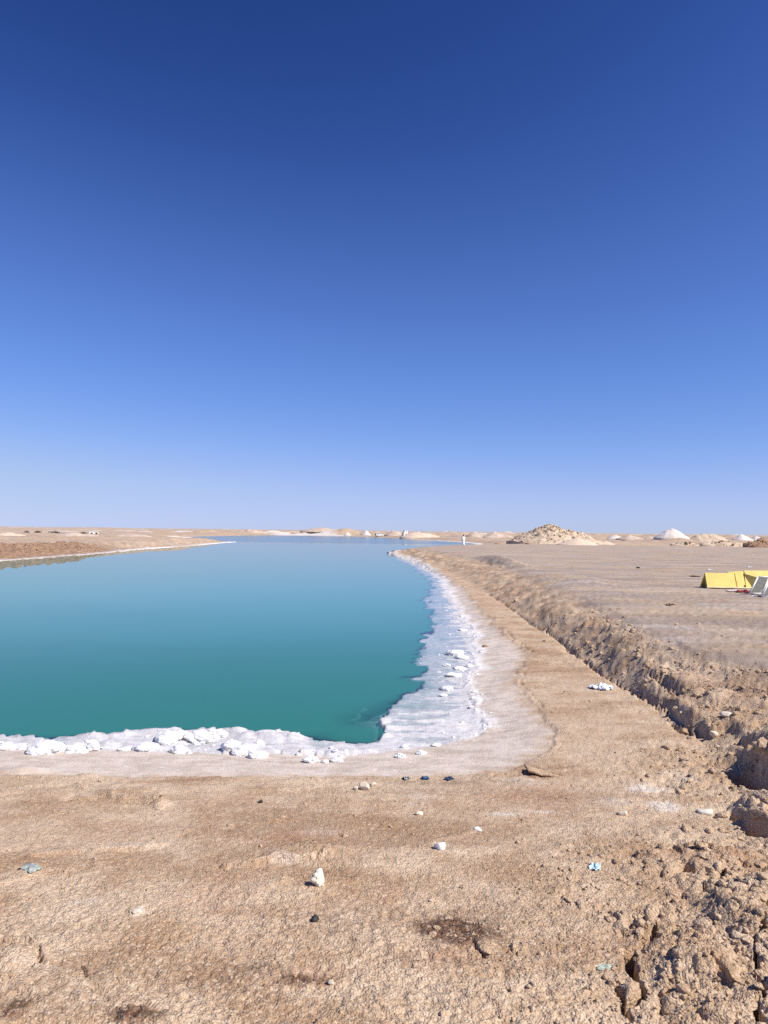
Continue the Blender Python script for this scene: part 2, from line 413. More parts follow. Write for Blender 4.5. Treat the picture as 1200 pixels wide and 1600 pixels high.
PALES_ = [    # salt bloom on the soil
    (GB(1012, 1234, 28, 8), .9), (GB(1040, 1258, 24, 9), .95), (GB(960, 1250, 20, 8), .5), (GB(1102, 1268, 16, 5), .8),
    (GB(795, 1272, 30, 6), .75), (GB(690, 1320, 16, 8), .7), (GB(655, 1248, 30, 18), .45), (GB(745, 1294, 10, 4), .7),
    (GB(500, 1300, 40, 12), .35), (GB(440, 1345, 34, 5), .5), (GB(810, 1220, 60, 6), .5), (GB(900, 1235, 50, 6), .35),
    (GB(1050, 1060, 70, 20), .35), (GB(115, 1412, 14, 8), .5), (GB(145, 1408, 14, 8), .5), (GB(215, 1423, 8, 6), .9),
    (GB(40, 1520, 50, 40), .3), (GB(400, 1505, 20, 10), .4), (GB(840, 1268, 40, 6), .5), (GB(1060, 1215, 30, 8), .5),
]
BROWNS_ = [GB(30, 860, 70, 10)]


def _resolve():
    pix = []
    def walk(o):
        if isinstance(o, tuple) and o and o[0] == 'L': pix.extend(o[1])
        elif isinstance(o, tuple) and o and o[0] == 'B': pix.append(o[1][:2])
        elif isinstance(o, (tuple, list)):
            for q in o: walk(q)
    new = [LEDGES_, CRACKS_, HOLES_, MOUNDS_, STAINS_SHADE_, REDS_, PALES_, BROWNS_]
    walk(new)
    G = ground_px(pix)
    it = iter(G)
    def sub(o):
        if isinstance(o, tuple) and o and o[0] == 'L':
            return [(lambda g: (g[0], g[1]))(next(it)) for _ in o[1]]
        if isinstance(o, tuple) and o and o[0] == 'B':
            g = next(it)
            return blob(*o[1], float(g[2]))
        if isinstance(o, tuple): return tuple(sub(q) for q in o)
        if isinstance(o, list): return [sub(q) for q in o]
        return o
    for dst, src in zip((LEDGES, CRACKS, HOLES, MOUNDS, STAINS_SHADE, REDS, PALES, BROWNS), new):
        dst.extend(sub(src))
_resolve()

# ------------------------------------------------------------------ materials
def mat(name):
    m = bpy.data.materials.new(name)
    m.use_nodes = True
    nt = m.node_tree
    for nd in list(nt.nodes): nt.nodes.remove(nd)
    out = nt.nodes.new('ShaderNodeOutputMaterial')
    return m, nt, out
class N:
    """tiny node builder"""
    def __init__(s, nt): s.nt = nt
    def new(s, t, **kw):
        n = s.nt.nodes.new(t)
        for k, v in kw.items(): setattr(n, k, v)
        return n
    def put(s, sock, v):
        if isinstance(v, bpy.types.NodeSocket): s.nt.links.new(v, sock)
        elif isinstance(v, (tuple, list)) and len(v) == 3 and sock.type == 'RGBA': sock.default_value = (*v, 1)
        else: sock.default_value = v
    def math(s, op, a, b=0.0, clamp=False):
        n = s.new('ShaderNodeMath', operation=op, use_clamp=clamp)
        s.put(n.inputs[0], a); s.put(n.inputs[1], b)
        return n.outputs[0]
    def mix(s, f, a, b, mode='MIX'):
        n = s.new('ShaderNodeMix', data_type='RGBA', blend_type=mode)
        s.put(n.inputs[0], f); s.put(n.inputs[6], a); s.put(n.inputs[7], b)
        return n.outputs[2]
    def noise(s, vec, scale, detail=4, rough=.55, dist=0.0, out=0):
        n = s.new('ShaderNodeTexNoise')
        s.put(n.inputs['Vector'], vec)
        n.inputs['Scale'].default_value = scale; n.inputs['Detail'].default_value = detail
        n.inputs['Roughness'].default_value = rough; n.inputs['Distortion'].default_value = dist
        return n.outputs[out]
    def voro(s, vec, scale, feature='F1', out='Distance', rnd=1.0):
        n = s.new('ShaderNodeTexVoronoi', feature=feature)
        s.put(n.inputs['Vector'], vec)
        n.inputs['Scale'].default_value = scale; n.inputs['Randomness'].default_value = rnd
        return n.outputs[out]
    def ramp(s, v, a, b):
        n = s.new('ShaderNodeMapRange', interpolation_type='SMOOTHSTEP')
        s.put(n.inputs[0], v); n.inputs[1].default_value = a; n.inputs[2].default_value = b
        return n.outputs[0]
    def pos(s): return s.new('ShaderNodeNewGeometry').outputs['Position']
    def obj(s): return s.new('ShaderNodeTexCoord').outputs['Object']
    def scale(s, vec, v):
        n = s.new('ShaderNodeVectorMath', operation='MULTIPLY')
        s.put(n.inputs[0], vec); n.inputs[1].default_value = v
        return n.outputs[0]
    def attr(s, name): return s.new('ShaderNodeAttribute', attribute_name=name)
    def sep(s, c):
        n = s.new('ShaderNodeSeparateColor'); s.put(n.inputs[0], c)
        return n.outputs
    def bump(s, h, strength, dist, normal=None):
        n = s.new('ShaderNodeBump')
        n.inputs['Strength'].default_value = strength; n.inputs['Distance'].default_value = dist
        s.put(n.inputs['Height'], h)
        if normal is not None: s.put(n.inputs['Normal'], normal)
        return n.outputs[0]
    def principled(s, out, col, rough=.9, normal=None, spec=.3, metal=0.0):
        n = s.new('ShaderNodeBsdfPrincipled')
        s.put(n.inputs['Base Color'], col); s.put(n.inputs['Roughness'], rough)
        n.inputs['Specular IOR Level'].default_value = spec; n.inputs['Metallic'].default_value = metal
        if normal is not None: s.put(n.inputs['Normal'], normal)
        s.nt.links.new(n.outputs[0], out.inputs[0])
        return n

EARTH_A, EARTH_B, EARTH_C = (.45, .295, .175), (.625, .47, .325), (.285, .165, .095)
def soil_colour(k, P, big=True):
    n1 = k.noise(P, 1.7, 6, .62)
    n2 = k.noise(P, 22.0, 4, .65)
    n3 = k.noise(P, 90.0, 2, .6)
    c = k.mix(k.ramp(n1, .32, .66), EARTH_A, EARTH_B)
    c = k.mix(k.math('MULTIPLY', k.ramp(n2, .52, .72), .45), c, EARTH_C)
    c = k.mix(k.math('MULTIPLY', k.ramp(n3, .55, .75), .5), c, (.66, .53, .40))
    return c

def soil_detail(k, P, col, inv):
    warp = k.new('ShaderNodeVectorMath', operation='ADD')
    k.put(warp.inputs[0], P)
    k.put(warp.inputs[1], k.scale(k.noise(P, 30.0, 3, .6, 0.0, 1), (.010, .010, .010)))
    Pw = warp.outputs[0]
    v1 = k.voro(Pw, 66.0); v2 = k.voro(Pw, 140.0); v3 = k.voro(Pw, 19.0)
    sel = k.ramp(k.noise(P, 5.0, 4, .6), .35, .62)
    h1 = k.math('ADD', k.math('MULTIPLY', v1, -1.0), k.math('MULTIPLY', k.noise(P, 120.0, 4, .7), .35))
    h2 = k.math('ADD', k.math('MULTIPLY', v3, k.math('MULTIPLY', sel, -.5)), k.math('MULTIPLY', k.noise(P, 12.0, 5, .65), .7))
    b0 = k.bump(k.math('MULTIPLY', v2, -1.0), .55, .006)
    b1 = k.bump(h1, .9, .010, b0)
    b2 = k.bump(h2, .65, .020, b1)
    # crumb-scale colour: dusty tops, darker joints
    col = k.mix(k.math('MULTIPLY', k.math('MULTIPLY', k.ramp(v1, .45, .8), inv), k.math('ADD', .07, k.math('MULTIPLY', sel, .2))), col, (.27, .155, .085))
    colv = k.voro(Pw, 66.0, 'F1', 'Color')
    cg = k.sep(colv)[0]
    col = k.mix(k.math('MULTIPLY', k.math('MULTIPLY', k.ramp(cg, .70, .95), inv), .42), col, (.72, .60, .465))
    col = k.mix(k.math('MULTIPLY', k.math('MULTIPLY', k.ramp(cg, .28, .05), inv), .46), col, (.30, .185, .11))
    return col, b2

def ground_material():
    m, nt, out = mat('desert_ground')
    k = N(nt)
    P = k.pos()
    a1 = k.sep(k.attr('mask_a').outputs['Color']); a2 = k.sep(k.attr('mask_b').outputs['Color'])
    saltflat, white, grey = a1[0], a1[1], a1[2]
    stain, red, pale = a2[0], a2[1], a2[2]
    brown = k.attr('brown').outputs['Fac']
    soil = soil_colour(k, P)
    # broad streaks of the dried layers
    ps = k.scale(P, (.6, 1.15, 1.0))
    st = k.noise(ps, 1.4, 7, .66, .6)
    soil = k.mix(k.math('MULTIPLY', k.ramp(st, .52, .66), .62), soil, (.68, .53, .375))
    soil = k.mix(k.math('MULTIPLY', k.ramp(st, .49, .36), .55), soil, (.36, .21, .12))
    bp = k.noise(k.scale(P, (.45, .9, 1.0)), .9, 5, .6, .5)
    soil = k.mix(k.math('MULTIPLY', k.ramp(bp, .50, .62), .42), soil, (.615, .48, .345))
    soil = k.mix(k.math('MULTIPLY', k.ramp(bp, .48, .37), .66), soil, (.335, .205, .115))
    soil = k.mix(k.math('MULTIPLY', k.ramp(k.noise(P, .7, 4, .6), .55, .68), .35), soil, (.43, .24, .15))
    soil = k.mix(k.math('MULTIPLY', red, .55), soil, (.42, .21, .115))
    # plateau
    pg = k.scale(P, (.42, 1.0, 1.0))
    g1 = k.noise(pg, .55, 6, .62, .4)
    g2 = k.noise(P, 9.0, 5, .7)
    gc = k.mix(k.ramp(g1, .36, .62), (.30, .24, .20), (.385, .325, .28))
    gc = k.mix(k.math('MULTIPLY', k.ramp(g2, .50, .68), .55), gc, (.46, .35, .26))
    gc = k.mix(k.math('MULTIPLY', k.ramp(k.noise(P, 40.0, 3, .7), .54, .7), .5), gc, (.27, .19, .14))
    tr_ = k.noise(k.scale(P, (.10, .62, 1.0)), 1.0, 5, .6, .8)
    gc = k.mix(k.math('MULTIPLY', k.ramp(tr_, .53, .60), .55), gc, (.27, .215, .185))
    gc = k.mix(k.math('MULTIPLY', k.ramp(tr_, .46, .40), .5), gc, (.52, .45, .40))
    gc = k.mix(k.math('MULTIPLY', k.ramp(k.noise(P, .16, 4, .6), .50, .64), .55), gc, (.43, .315, .205))
    patchy = k.math('MULTIPLY', grey, k.math('ADD', .45, k.math('MULTIPLY', k.ramp(k.noise(P, .42, 5, .6), .35, .6), .55)))
    col = k.mix(patchy, soil, gc)
    # salt flat
    sp = k.scale(P, (1.0, 1.9, 1.0))
    s1 = k.noise(sp, 2.2, 6, .62)
    s2 = k.noise(P, 38.0, 3, .7)
    sf = k.mix(k.ramp(s1, .34, .64), (.47, .385, .31), (.65, .555, .475))
    sf = k.mix(k.math('MULTIPLY', k.ramp(k.noise(P, 75.0, 3, .7), .50, .66), .45), sf, (.80, .72, .66))
    sf = k.mix(k.math('MULTIPLY', k.ramp(s2, .56, .70), .65), sf, (.40, .29, .21))
    sf = k.mix(k.math('MULTIPLY', k.ramp(k.noise(sp, 5.0, 6, .7), .55, .68), .6), sf, (.78, .72, .67))
    col = k.mix(saltflat, col, sf)
    # white salt
    wn_ = k.noise(sp, 3.5, 6, .65)
    ws = k.mix(k.ramp(wn_, .35, .65), (.66, .61, .59), (.80, .785, .78))
    wf = k.math('MULTIPLY', white, k.ramp(k.math('ADD', k.noise(P, 6.0, 5, .7), k.math('MULTIPLY', white, .55)), .48, .74))
    wetm = k.attr('wet').outputs['Fac']
    ws = k.mix(k.math('MULTIPLY', wetm, .8), ws, k.mix(k.ramp(k.noise(sp, 4.5, 6, .7), .38, .62), (.41, .40, .425), (.62, .61, .635)))
    col = k.mix(wf, col, ws)
    # blooms, stains and painted flake shade
    pf = k.math('MULTIPLY', pale, k.ramp(k.math('ADD', k.noise(ps, 7.0, 6, .72), k.math('MULTIPLY', pale, .4)), .50, .82))
    col = k.mix(pf, col, (.77, .68, .585))
    sfac = k.math('MULTIPLY', k.math('MINIMUM', k.math('MULTIPLY', stain, 1.25), 1.0), k.ramp(k.math('ADD', k.noise(P, 11.0, 6, .75), k.math('MULTIPLY', stain, .42)), .48, .78))
    col = k.mix(sfac, col, k.mix(k.ramp(k.noise(P, 18.0, 4, .7), .4, .6), (.075, .042, .028), (.20, .105, .06)))
    col = k.mix(k.math('MULTIPLY', brown, .85), col, k.mix(k.ramp(k.noise(P, 2.2, 5, .7), .4, .6), (.13, .065, .038), (.33, .185, .11)))
    # relief finer than the mesh
    inv = k.math('SUBTRACT', 1.0, saltflat)
    col, b2 = soil_detail(k, P, col, k.math('MULTIPLY', inv, k.math('SUBTRACT', 1.0, k.math('MULTIPLY', grey, .6))))
    hs = k.noise(k.scale(P, (1, 2.4, 1)), 24.0, 5, .7)
    b3 = k.bump(k.math('SUBTRACT', hs, k.math('MULTIPLY', k.voro(P, 55.0), .5)), .9, .012)
    mixn = k.new('ShaderNodeMix', data_type='VECTOR')
    k.put(mixn.inputs[0], saltflat); k.put(mixn.inputs[4], b2); k.put(mixn.inputs[5], b3)
    k.principled(out, col, .93, mixn.outputs[1], .25)
    return m

def water_material():
    m, nt, out = mat('lake_water')
    k = N(nt)
    P = k.pos()
    depth = k.attr('depth').outputs['Fac']
    op = k.math('SUBTRACT', 1.0, k.math('POWER', math.e, k.math('MULTIPLY', k.math('MAXIMUM', k.math('SUBTRACT', depth, .012), 0.0), -10.0)))
    op = k.math('MINIMUM', op, .985)
    cloud = k.noise(k.scale(P, (.05, .09, 1)), 1.0, 4, .6)
    teal = k.mix(k.ramp(cloud, .3, .7), (.024, .170, .116), (.030, .194, .138))
    far_sheen = k.ramp(k.math('ADD', k.new_y(P), k.math('MULTIPLY', cloud, 8.0)), 15.0, 42.0)      # low-sky reflection on the farther water put into its body colour
    teal = k.mix(far_sheen, teal, (.062, .305, .275))
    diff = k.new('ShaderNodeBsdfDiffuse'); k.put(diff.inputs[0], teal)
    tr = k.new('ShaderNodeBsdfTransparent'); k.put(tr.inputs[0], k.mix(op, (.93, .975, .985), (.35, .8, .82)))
    body = k.new('ShaderNodeMixShader'); k.put(body.inputs[0], op)
    nt.links.new(tr.outputs[0], body.inputs[1]); nt.links.new(diff.outputs[0], body.inputs[2])
    n1 = k.noise(k.scale(P, (1, 1.6, 1)), 1.3, 3, .5)
    n2 = k.noise(k.scale(P, (.5, 1, 1)), .55, 4, .6)
    wind = k.ramp(k.math('ADD', k.new_y(P), k.math('MULTIPLY', k.noise(P, .02, 3, .6), 60.0)), 195.0, 225.0)
    bmp = k.new('ShaderNodeBump')
    bmp.inputs['Strength'].default_value = 1.0
    k.put(bmp.inputs['Distance'], k.math('ADD', .0005, k.math('MULTIPLY', wind, .018)))
    k.put(bmp.inputs['Height'], k.math('ADD', n1, n2))
    gl = k.new('ShaderNodeBsdfGlossy'); k.put(gl.inputs['Roughness'], k.math('ADD', .012, k.math('MULTIPLY', wind, .10)))
    k.put(gl.inputs['Normal'], bmp.outputs[0])
    fr = k.new('ShaderNodeFresnel'); fr.inputs['IOR'].default_value = 1.335
    k.put(fr.inputs['Normal'], bmp.outputs[0])
    top = k.new('ShaderNodeMixShader')
    k.put(top.inputs[0], fr.outputs[0])
    nt.links.new(body.outputs[0], top.inputs[1]); nt.links.new(gl.outputs[0], top.inputs[2])
    nt.links.new(top.outputs[0], out.inputs[0])
    return m
def _new_y(s, P):
    n = s.new('ShaderNodeSeparateXYZ'); s.put(n.inputs[0], P)
    return n.outputs[1]
N.new_y = _new_y

def rock_material(name, a, b, c, scale=6.0, bump=.6, dist=.02, rough=.92):
    m, nt, out = mat(name)
    k = N(nt)
    P = k.pos()
    col = k.mix(k.ramp(k.noise(P, scale, 6, .65), .35, .65), a, b)
    col = k.mix(k.math('MULTIPLY', k.ramp(k.noise(P, scale * 6, 4, .7), .54, .72), .6), col, c)
    h = k.math('ADD', k.noise(P, scale * 8, 5, .7), k.math('MULTIPLY', k.voro(P, scale * 6), -.5))
    k.principled(out, col, rough, k.bump(h, bump, dist), .25)
    return m
def plain(name, col, rough=.6, spec=.4, metal=0.0, var=.12, scale=3.0):
    m, nt, out = mat(name)
    k = N(nt)
    P = k.pos()
    n_ = k.noise(P, scale, 5, .65)
    dark = tuple(x * (1 - var * 1.6) for x in col)
    lite = tuple(min(1, x * (1 + var)) for x in col)
    c = k.mix(k.ramp(n_, .35, .65), dark, lite)
    k.principled(out, c, rough, k.bump(k.noise(P, scale * 14, 3, .6), .12, .004), spec, metal)
    return m

def clod_material():
    m, nt, out = mat('dry_earth')
    k = N(nt)
    P = k.pos()
    col, b = soil_detail(k, P, soil_colour(k, P), 1.0)
    k.principled(out, col, .93, b, .25)
    return m
def salt_material():
    m, nt, out = mat('salt_crystal')
    k = N(nt)
    P = k.pos()
    col = k.mix(k.ramp(k.noise(P, 9.0, 5, .6), .35, .65), (.72, .705, .695), (.81, .805, .80))
    h = k.math('ADD', k.noise(P, 60.0, 4, .65), k.math('MULTIPLY', k.voro(P, 45.0), -.6))
    p = k.principled(out, col, .7, k.bump(h, .45, .008), .3)
    p.inputs['Subsurface Weight'].default_value = .55
    p.inputs['Subsurface Radius'].default_value = (.07, .065, .06)
    p.inputs['Subsurface Scale'].default_value = 1.0
    return m
M = {
    'ground': ground_material(),
    'water': water_material(),
    'clod': clod_material(),
    'palestone': rock_material('pale_stone', (.60, .50, .38), (.74, .65, .53), (.50, .38, .27), 14.0, .5, .006),
    'whitestone': rock_material('cream_stone', (.66, .60, .48), (.76, .71, .60), (.56, .48, .36), 16.0, .35, .004),
    'salt': salt_material(),
    'rubble': rock_material('rubble_stone', (.50, .385, .275), (.63, .505, .375), (.42, .31, .21), .9, .5, .12),
    'rubble_dark': rock_material('brown_rubble', (.28, .165, .10), (.42, .28, .185), (.18, .10, .06), .9, .5, .12),
    'sand': rock_material('loose_sand', (.60, .465, .345), (.68, .55, .43), (.54, .41, .31), 1.1, .3, .05),
    'farsalt': rock_material('heaped_salt', (.60, .525, .46), (.71, .65, .60), (.52, .43, .35), .5, .4, .08),
    'fardune': rock_material('spoil_earth', (.44, .34, .265), (.58, .475, .39), (.34, .24, .17), .35, .5, .15),
    'yellow': plain('yellow_paint', (.74, .575, .15), .5, .4, 0, .07, 2.5),
    'yellow_edge': plain('cream_wood_edge', (.74, .60, .38), .7),
    'grey_panel': plain('grey_panel_fabric', (.19, .19, .165), .8, .2, 0, .08, 6),
    'white_paint': plain('white_plastic', (.80, .80, .78), .45, .5, 0, .06, 4),
    'black': plain('black_scrap', (.018, .016, .015), .6, .4, 0, .2, 30),
    'blue': plain('blue_plastic', (.03, .09, .22), .35, .5, 0, .2, 40),
    'cyan': plain('light_blue_wrapper', (.22, .56, .70), .3, .5, 0, .2, 60),
    'wrapwhite': plain('white_plastic_film', (.80, .81, .84), .3, .5, 0, .1, 40),
    'palegreen': plain('faded_green_plastic', (.42, .47, .38), .5, .4, 0, .15, 40),
    'clear': plain('dusty_clear_plastic', (.38, .40, .40), .15, .6, 0, .25, 40),
    'red': plain('dark_red_cloth', (.22, .025, .03), .8, .2, 0, .2, 20),
    'pink': plain('pale_pink_cloth', (.70, .52, .48), .8, .2, 0, .2, 20),
    'robe': plain('white_cotton', (.82, .82, .83), .85, .15, 0, .05, 3),
    'skin': plain('skin', (.30, .165, .10), .6, .3, 0, .05, 8),
    'hair': plain('black_hair', (.012, .010, .010), .6, .3, 0, .1, 20),
    'carwhite': plain('white_car_paint', (.80, .80, .79), .3, .5, 0, .03, 1),
    'glass': plain('dark_window_glass', (.016, .018, .022), .08, .6, 0, .05, 1),
    'tyre': plain('black_rubber', (.022, .022, .023), .85, .2, 0, .1, 5),
    'metal': plain('grey_metal', (.42, .42, .42), .4, .5, .6, .1, 5),
    'whitewash': plain('whitewashed_plaster', (.78, .76, .72), .85, .2, 0, .1, .8),
    'darkshrub': rock_material('dark_dry_scrub', (.06, .05, .035), (.11, .085, .055), (.04, .03, .02), 2.0, .5, .05),
}

def tag(o, label=None, cat=None, group=None, kind=None):
    if label: o['label'] = label
    if cat: o['category'] = cat
    if group: o['group'] = group
    if kind: o['kind'] = kind
    return o
def link(name, me, m=None, parent=None, loc=None, rz=0.0, smooth=False):
    if m is not None and not me.materials: me.materials.append(m)
    if smooth and len(me.polygons):
        me.polygons.foreach_set('use_smooth', np.ones(len(me.polygons), bool))
    o = bpy.data.objects.new(name, me)
    C.objects.link(o)
    if parent is not None: o.parent = parent
    if loc is not None: o.location = loc
    o.rotation_euler.z = rz
    return o
def empty(name, loc, rz=0.0):
    o = bpy.data.objects.new(name, None)
    C.objects.link(o)
    o.empty_display_size = .2
    o.location = loc
    o.rotation_euler.z = rz
    return o
def mesh_np(name, V, Fq):
    """mesh from arrays; quads or triangles"""
    me = bpy.data.meshes.new(name)
    k = Fq.shape[1]
    me.vertices.add(len(V)); me.vertices.foreach_set('co', np.ascontiguousarray(V, np.float32).ravel())
    me.loops.add(Fq.size); me.loops.foreach_set('vertex_index', np.ascontiguousarray(Fq, np.int32).ravel())
    me.polygons.add(len(Fq))
    me.polygons.foreach_set('loop_start', np.arange(0, Fq.size, k, dtype=np.int32))
    me.polygons.foreach_set('loop_total', np.full(len(Fq), k, np.int32))
    me.update(calc_edges=True)
    return me

# ------------------------------------------------------------------ ground sheet (fine near the viewer, coarser away)
rs = [.3]
while rs[-1] < 2.6: rs.append(rs[-1] * 1.08)
r = rs[-1]
while r < 11000:
    h = CAM_H + (.45 if r < 8 else .2)
    r += min(max(r * r / (731 * h) * 1.1, .009), r * .0085)
    rs.append(r)
rs = np.array(rs)
fine = np.arange(-32.5, 32.51, math.degrees(1.45 / 731))
coarse = np.arange(36, 324.1, 4.0)
ang = np.radians(np.concatenate([fine, coarse]))
NR, NA = len(rs), len(ang)
jit = np.random.RandomState(5)
RR, AA = np.meshgrid(rs, ang, indexing='ij')
GX = (RR * np.sin(AA)).ravel(); GY = (RR * np.cos(AA)).ravel()
T = terrain(GX, GY)
idx = np.arange(NR * NA).reshape(NR, NA)
nxt = np.roll(idx, -1, axis=1)
quads = np.stack([idx[:-1], nxt[:-1], nxt[1:], idx[1:]], -1).reshape(-1, 4)
gm = mesh_np('ground', np.stack([GX, GY, T['z']], -1), quads)
def add_col(me, name, r_, g_, b_):
    a = me.attributes.new(name, 'FLOAT_COLOR', 'POINT')
    a.data.foreach_set('color', np.stack([r_, g_, b_, np.ones_like(r_)], -1).astype(np.float32).ravel())
add_col(gm, 'mask_a', T['saltflat'], T['white'], T['grey'])
add_col(gm, 'mask_b', T['stain'], T['red'], T['pale'])
a_ = gm.attributes.new('wet', 'FLOAT', 'POINT'); a_.data.foreach_set('value', T['wet'].astype(np.float32))
a_ = gm.attributes.new('brown', 'FLOAT', 'POINT'); a_.data.foreach_set('value', T['brown'].astype(np.float32))
ground = tag(link('ground', gm, M['ground'], smooth=True), 'dry brown desert ground with a crumbling bank beside the lake', kind='structure')

# ------------------------------------------------------------------ lake
sub_r = np.unique(np.concatenate([np.arange(0, NR, 2), [NR - 1]]))
nf = len(fine)
sub_a = np.arange(0, nf, 2)
wi = idx[np.ix_(sub_r, sub_a)]
rr_ = np.arange(wi.size).reshape(wi.shape)
wq = np.stack([rr_[:-1, :-1], rr_[:-1, 1:], rr_[1:, 1:], rr_[1:, :-1]], -1).reshape(-1, 4)
sw = T['sdS'][wi].ravel(); zz = T['z'][wi].ravel(); wY = GY[wi].ravel(); wR = RR.ravel()[wi].ravel()
wet = (sw < .25) & (wR < 700) & (wY > 5)
keep = wet[wq].any(1)
wq = wq[keep]
used, inv_ = np.unique(wq, return_inverse=True)
wq = inv_.reshape(wq.shape)
wx_, wy_ = GX[wi].ravel()[used], GY[wi].ravel()[used]
wm = mesh_np('lake', np.stack([wx_, wy_, np.full(len(used), ZW)], -1), wq)
a_ = wm.attributes.new('depth', 'FLOAT', 'POINT')
a_.data.foreach_set('value', np.clip(ZW - zz[used], 0, 3).astype(np.float32))
tag(link('lake', wm, M['water'], smooth=True), 'turquoise salt lake with calm water', kind='structure')

# ground height lookup for placing things
def zat(x, y): return float(terrain(np.array([x, x + .01]), np.array([y, y]))['z'][0])
def ground_at(px, py, z0=-.6):
    z = z0
    for _ in range(4):
        x, y = at(px, py, z); z = zat(x, y)
    return x, y, z

# ------------------------------------------------------------------ stones, clods, lumps: shared shapes
rng = np.random.RandomState(11)
random.seed(4)
def ico(sub):
    bm = bmesh.new()
    bmesh.ops.create_icosphere(bm, subdivisions=max(sub, 1), radius=1.0)
    V = np.array([v.co[:] for v in bm.verts]); Fc = np.array([[v.index for v in f.verts] for f in bm.faces])
    bm.free()
    return V, Fc
ICO = {k: ico(k) for k in (1, 2, 3, 4, 5)}
from mathutils import noise as mnoise
def lumpy(sub, seed, amp=.35, freq=1.3, flat=.75, facets=0, billow=0.0, bfreq=3.0):
    V, Fc = ICO[sub]
    off = Vector((seed * 7.31, seed * 3.7, seed * 1.9))
    r = np.random.RandomState(seed)
    W = []
    planes = []
    for _ in range(facets):
        n = r.normal(size=3); n /= np.linalg.norm(n); planes.append((n, r.uniform(.45, .8)))
    for v in V:
        p = Vector(v)
        d = 1 + amp * mnoise.noise(p * freq + off) + amp * .45 * mnoise.noise(p * freq * 2.3 + off) + amp * .22 * mnoise.noise(p * freq * 5.1 + off)
        if billow:
            q = mnoise.voronoi(p * bfreq + off)[0][0]
            q2 = mnoise.voronoi(p * bfreq * 2.4 + off)[0][0]
            d += billow * (.55 - q) + billow * .45 * (.5 - q2)
        w = np.array(p * d)
        for n, c in planes:
            k = w @ n - c
            if k > 0: w = w - n * k * .9
        W.append(w)
    W = np.array(W); W[:, 2] *= flat
    return W, Fc
def stone_mesh(name, sub, seed, m, smooth=False, **kw):
    W, Fc = lumpy(sub, seed, **kw)
    me = mesh_np(name, W, Fc)
    me.materials.append(m)
    if smooth: me.polygons.foreach_set('use_smooth', np.ones(len(me.polygons), bool))
    return me

clod_meshes = [stone_mesh('earth_clod', 2, 100 + i, M['clod'], False, amp=.6, freq=1.5, flat=.8, facets=9, billow=.30, bfreq=1.7) for i in range(9)]
big_clods = [stone_mesh('earth_clod', 4, 130 + i, M['clod'], False, amp=.5, freq=1.4, flat=.85, facets=14, billow=.34, bfreq=2.3) for i in range(7)]
def place(o, x, y, z, sx, sy, sz, rz, tilt=0.0):
    o.location = (x, y, z); o.scale = (sx, sy, sz)
    o.rotation_euler = (random.uniform(-tilt, tilt), random.uniform(-tilt, tilt), rz)
    return o

# clods measured on the photo: px, py, width px, height factor
hero = [(1071, 1122, 33, 1.15), (1194, 1160, 30, 1.0), (1186, 1276, 34, .6), (1116, 1149, 13, .9), (1056, 1104, 12, 1.1), (1064, 1112, 11, 1.0), (1046, 1128, 12, .8),
        (972, 1440, 30, .55), (985, 1556, 26, .5), (1026, 1346, 46, .28), (758, 1476, 30, .45), (1106, 1196, 14, .7), (1194, 1306, 22, .7), (1156, 1306, 16, .6),
        (1100, 1330, 30, .5), (1130, 1172, 12, .7), (1086, 1170, 16, .6), (1110, 1352, 22, .6), (1050, 1392, 22, .55), (1010, 1412, 20, .5), (990, 1470, 18, .55),
        (1062, 1440, 20, .5), (1145, 1380, 24, .5), (1185, 1395, 28, .6), (1160, 1530, 20, .5), (1040, 1520, 20, .5), (835, 1375, 14, .5), (845, 1372, 12, .5),
        (610, 1466, 20, .4), (650, 1494, 18, .4), (700, 1430, 16, .4), (250, 1257, 20, .45), (30, 1208, 24, .35), (160, 1216, 18, .35), (80, 1228, 22, .3),
        (785, 884, 12, 1.0), (770, 880, 9, 1.0), (806, 936, 10, 1.0), (852, 1000, 12, .7), (1126, 1345, 20, .6), (1190, 1345, 26, .6), (1168, 1462, 22, .5)]
G = ground_px([(h[0], h[1] + h[2] * .25) for h in hero])
for (px, py, w, hf), (x, y, z) in zip(hero, G):
    s_ = w * math.hypot(x, y) / F / 2
    o = link('earth_clod', random.choice(big_clods), parent=ground)
    place(o, x, y, z - s_ * hf * .10, s_ * .92, s_ * random.uniform(.7, .95), s_ * hf * 1.15, random.uniform(0, 6.28), .15)

# loose clods and crumbs where the ground is broken
cand_n = 90000
rad = 3.3 + (22 - 3.3) * rng.uniform(0, 1, cand_n) ** 1.6
an = np.radians(rng.uniform(-30, 31, cand_n))
cx, cy = rad * np.sin(an), rad * np.cos(an)
tc = terrain(cx, cy)
strip = ((tc['t'] > .0) & (tc['t'] < .35)) * .5 + ((tc['t'] >= .35) & (tc['t'] < .9)) * .25
pr = np.clip(tc['rough'] * .55 + strip * (cy > 6), 0, .8) + .035 * (tc['t'] >= .9)
sides = np.exp(-((np.degrees(an) - 16) / 9) ** 2) * sst(cy, 7.5, 4.5) * .35
pr = np.maximum(pr, sides * (tc['t'] < .5))
pr = np.maximum(pr, .022 * (tc['sdE'] > .05))
clus = sst(fbm(cx * 1.6, cy * 1.6, 3, 130), -.25, .35)
pr *= .25 + .75 * clus
okc = (rng.uniform(0, 1, cand_n) < pr) & (tc['sdE'] > .05)
ci = np.where(okc)[0]
size = .008 * (1 / np.maximum(rng.uniform(0, 1, len(ci)), .004)) ** .52
size = np.minimum(size, .062) * (.75 + .03 * rad[ci])
calm = tc['rough'][ci] < .15
size[calm] = np.minimum(size[calm], .022 + .002 * rad[ci][calm])
appar = size / rad[ci]
order = ci[np.argsort(-appar)]; ssort = size[np.argsort(-appar)]
NB = 258
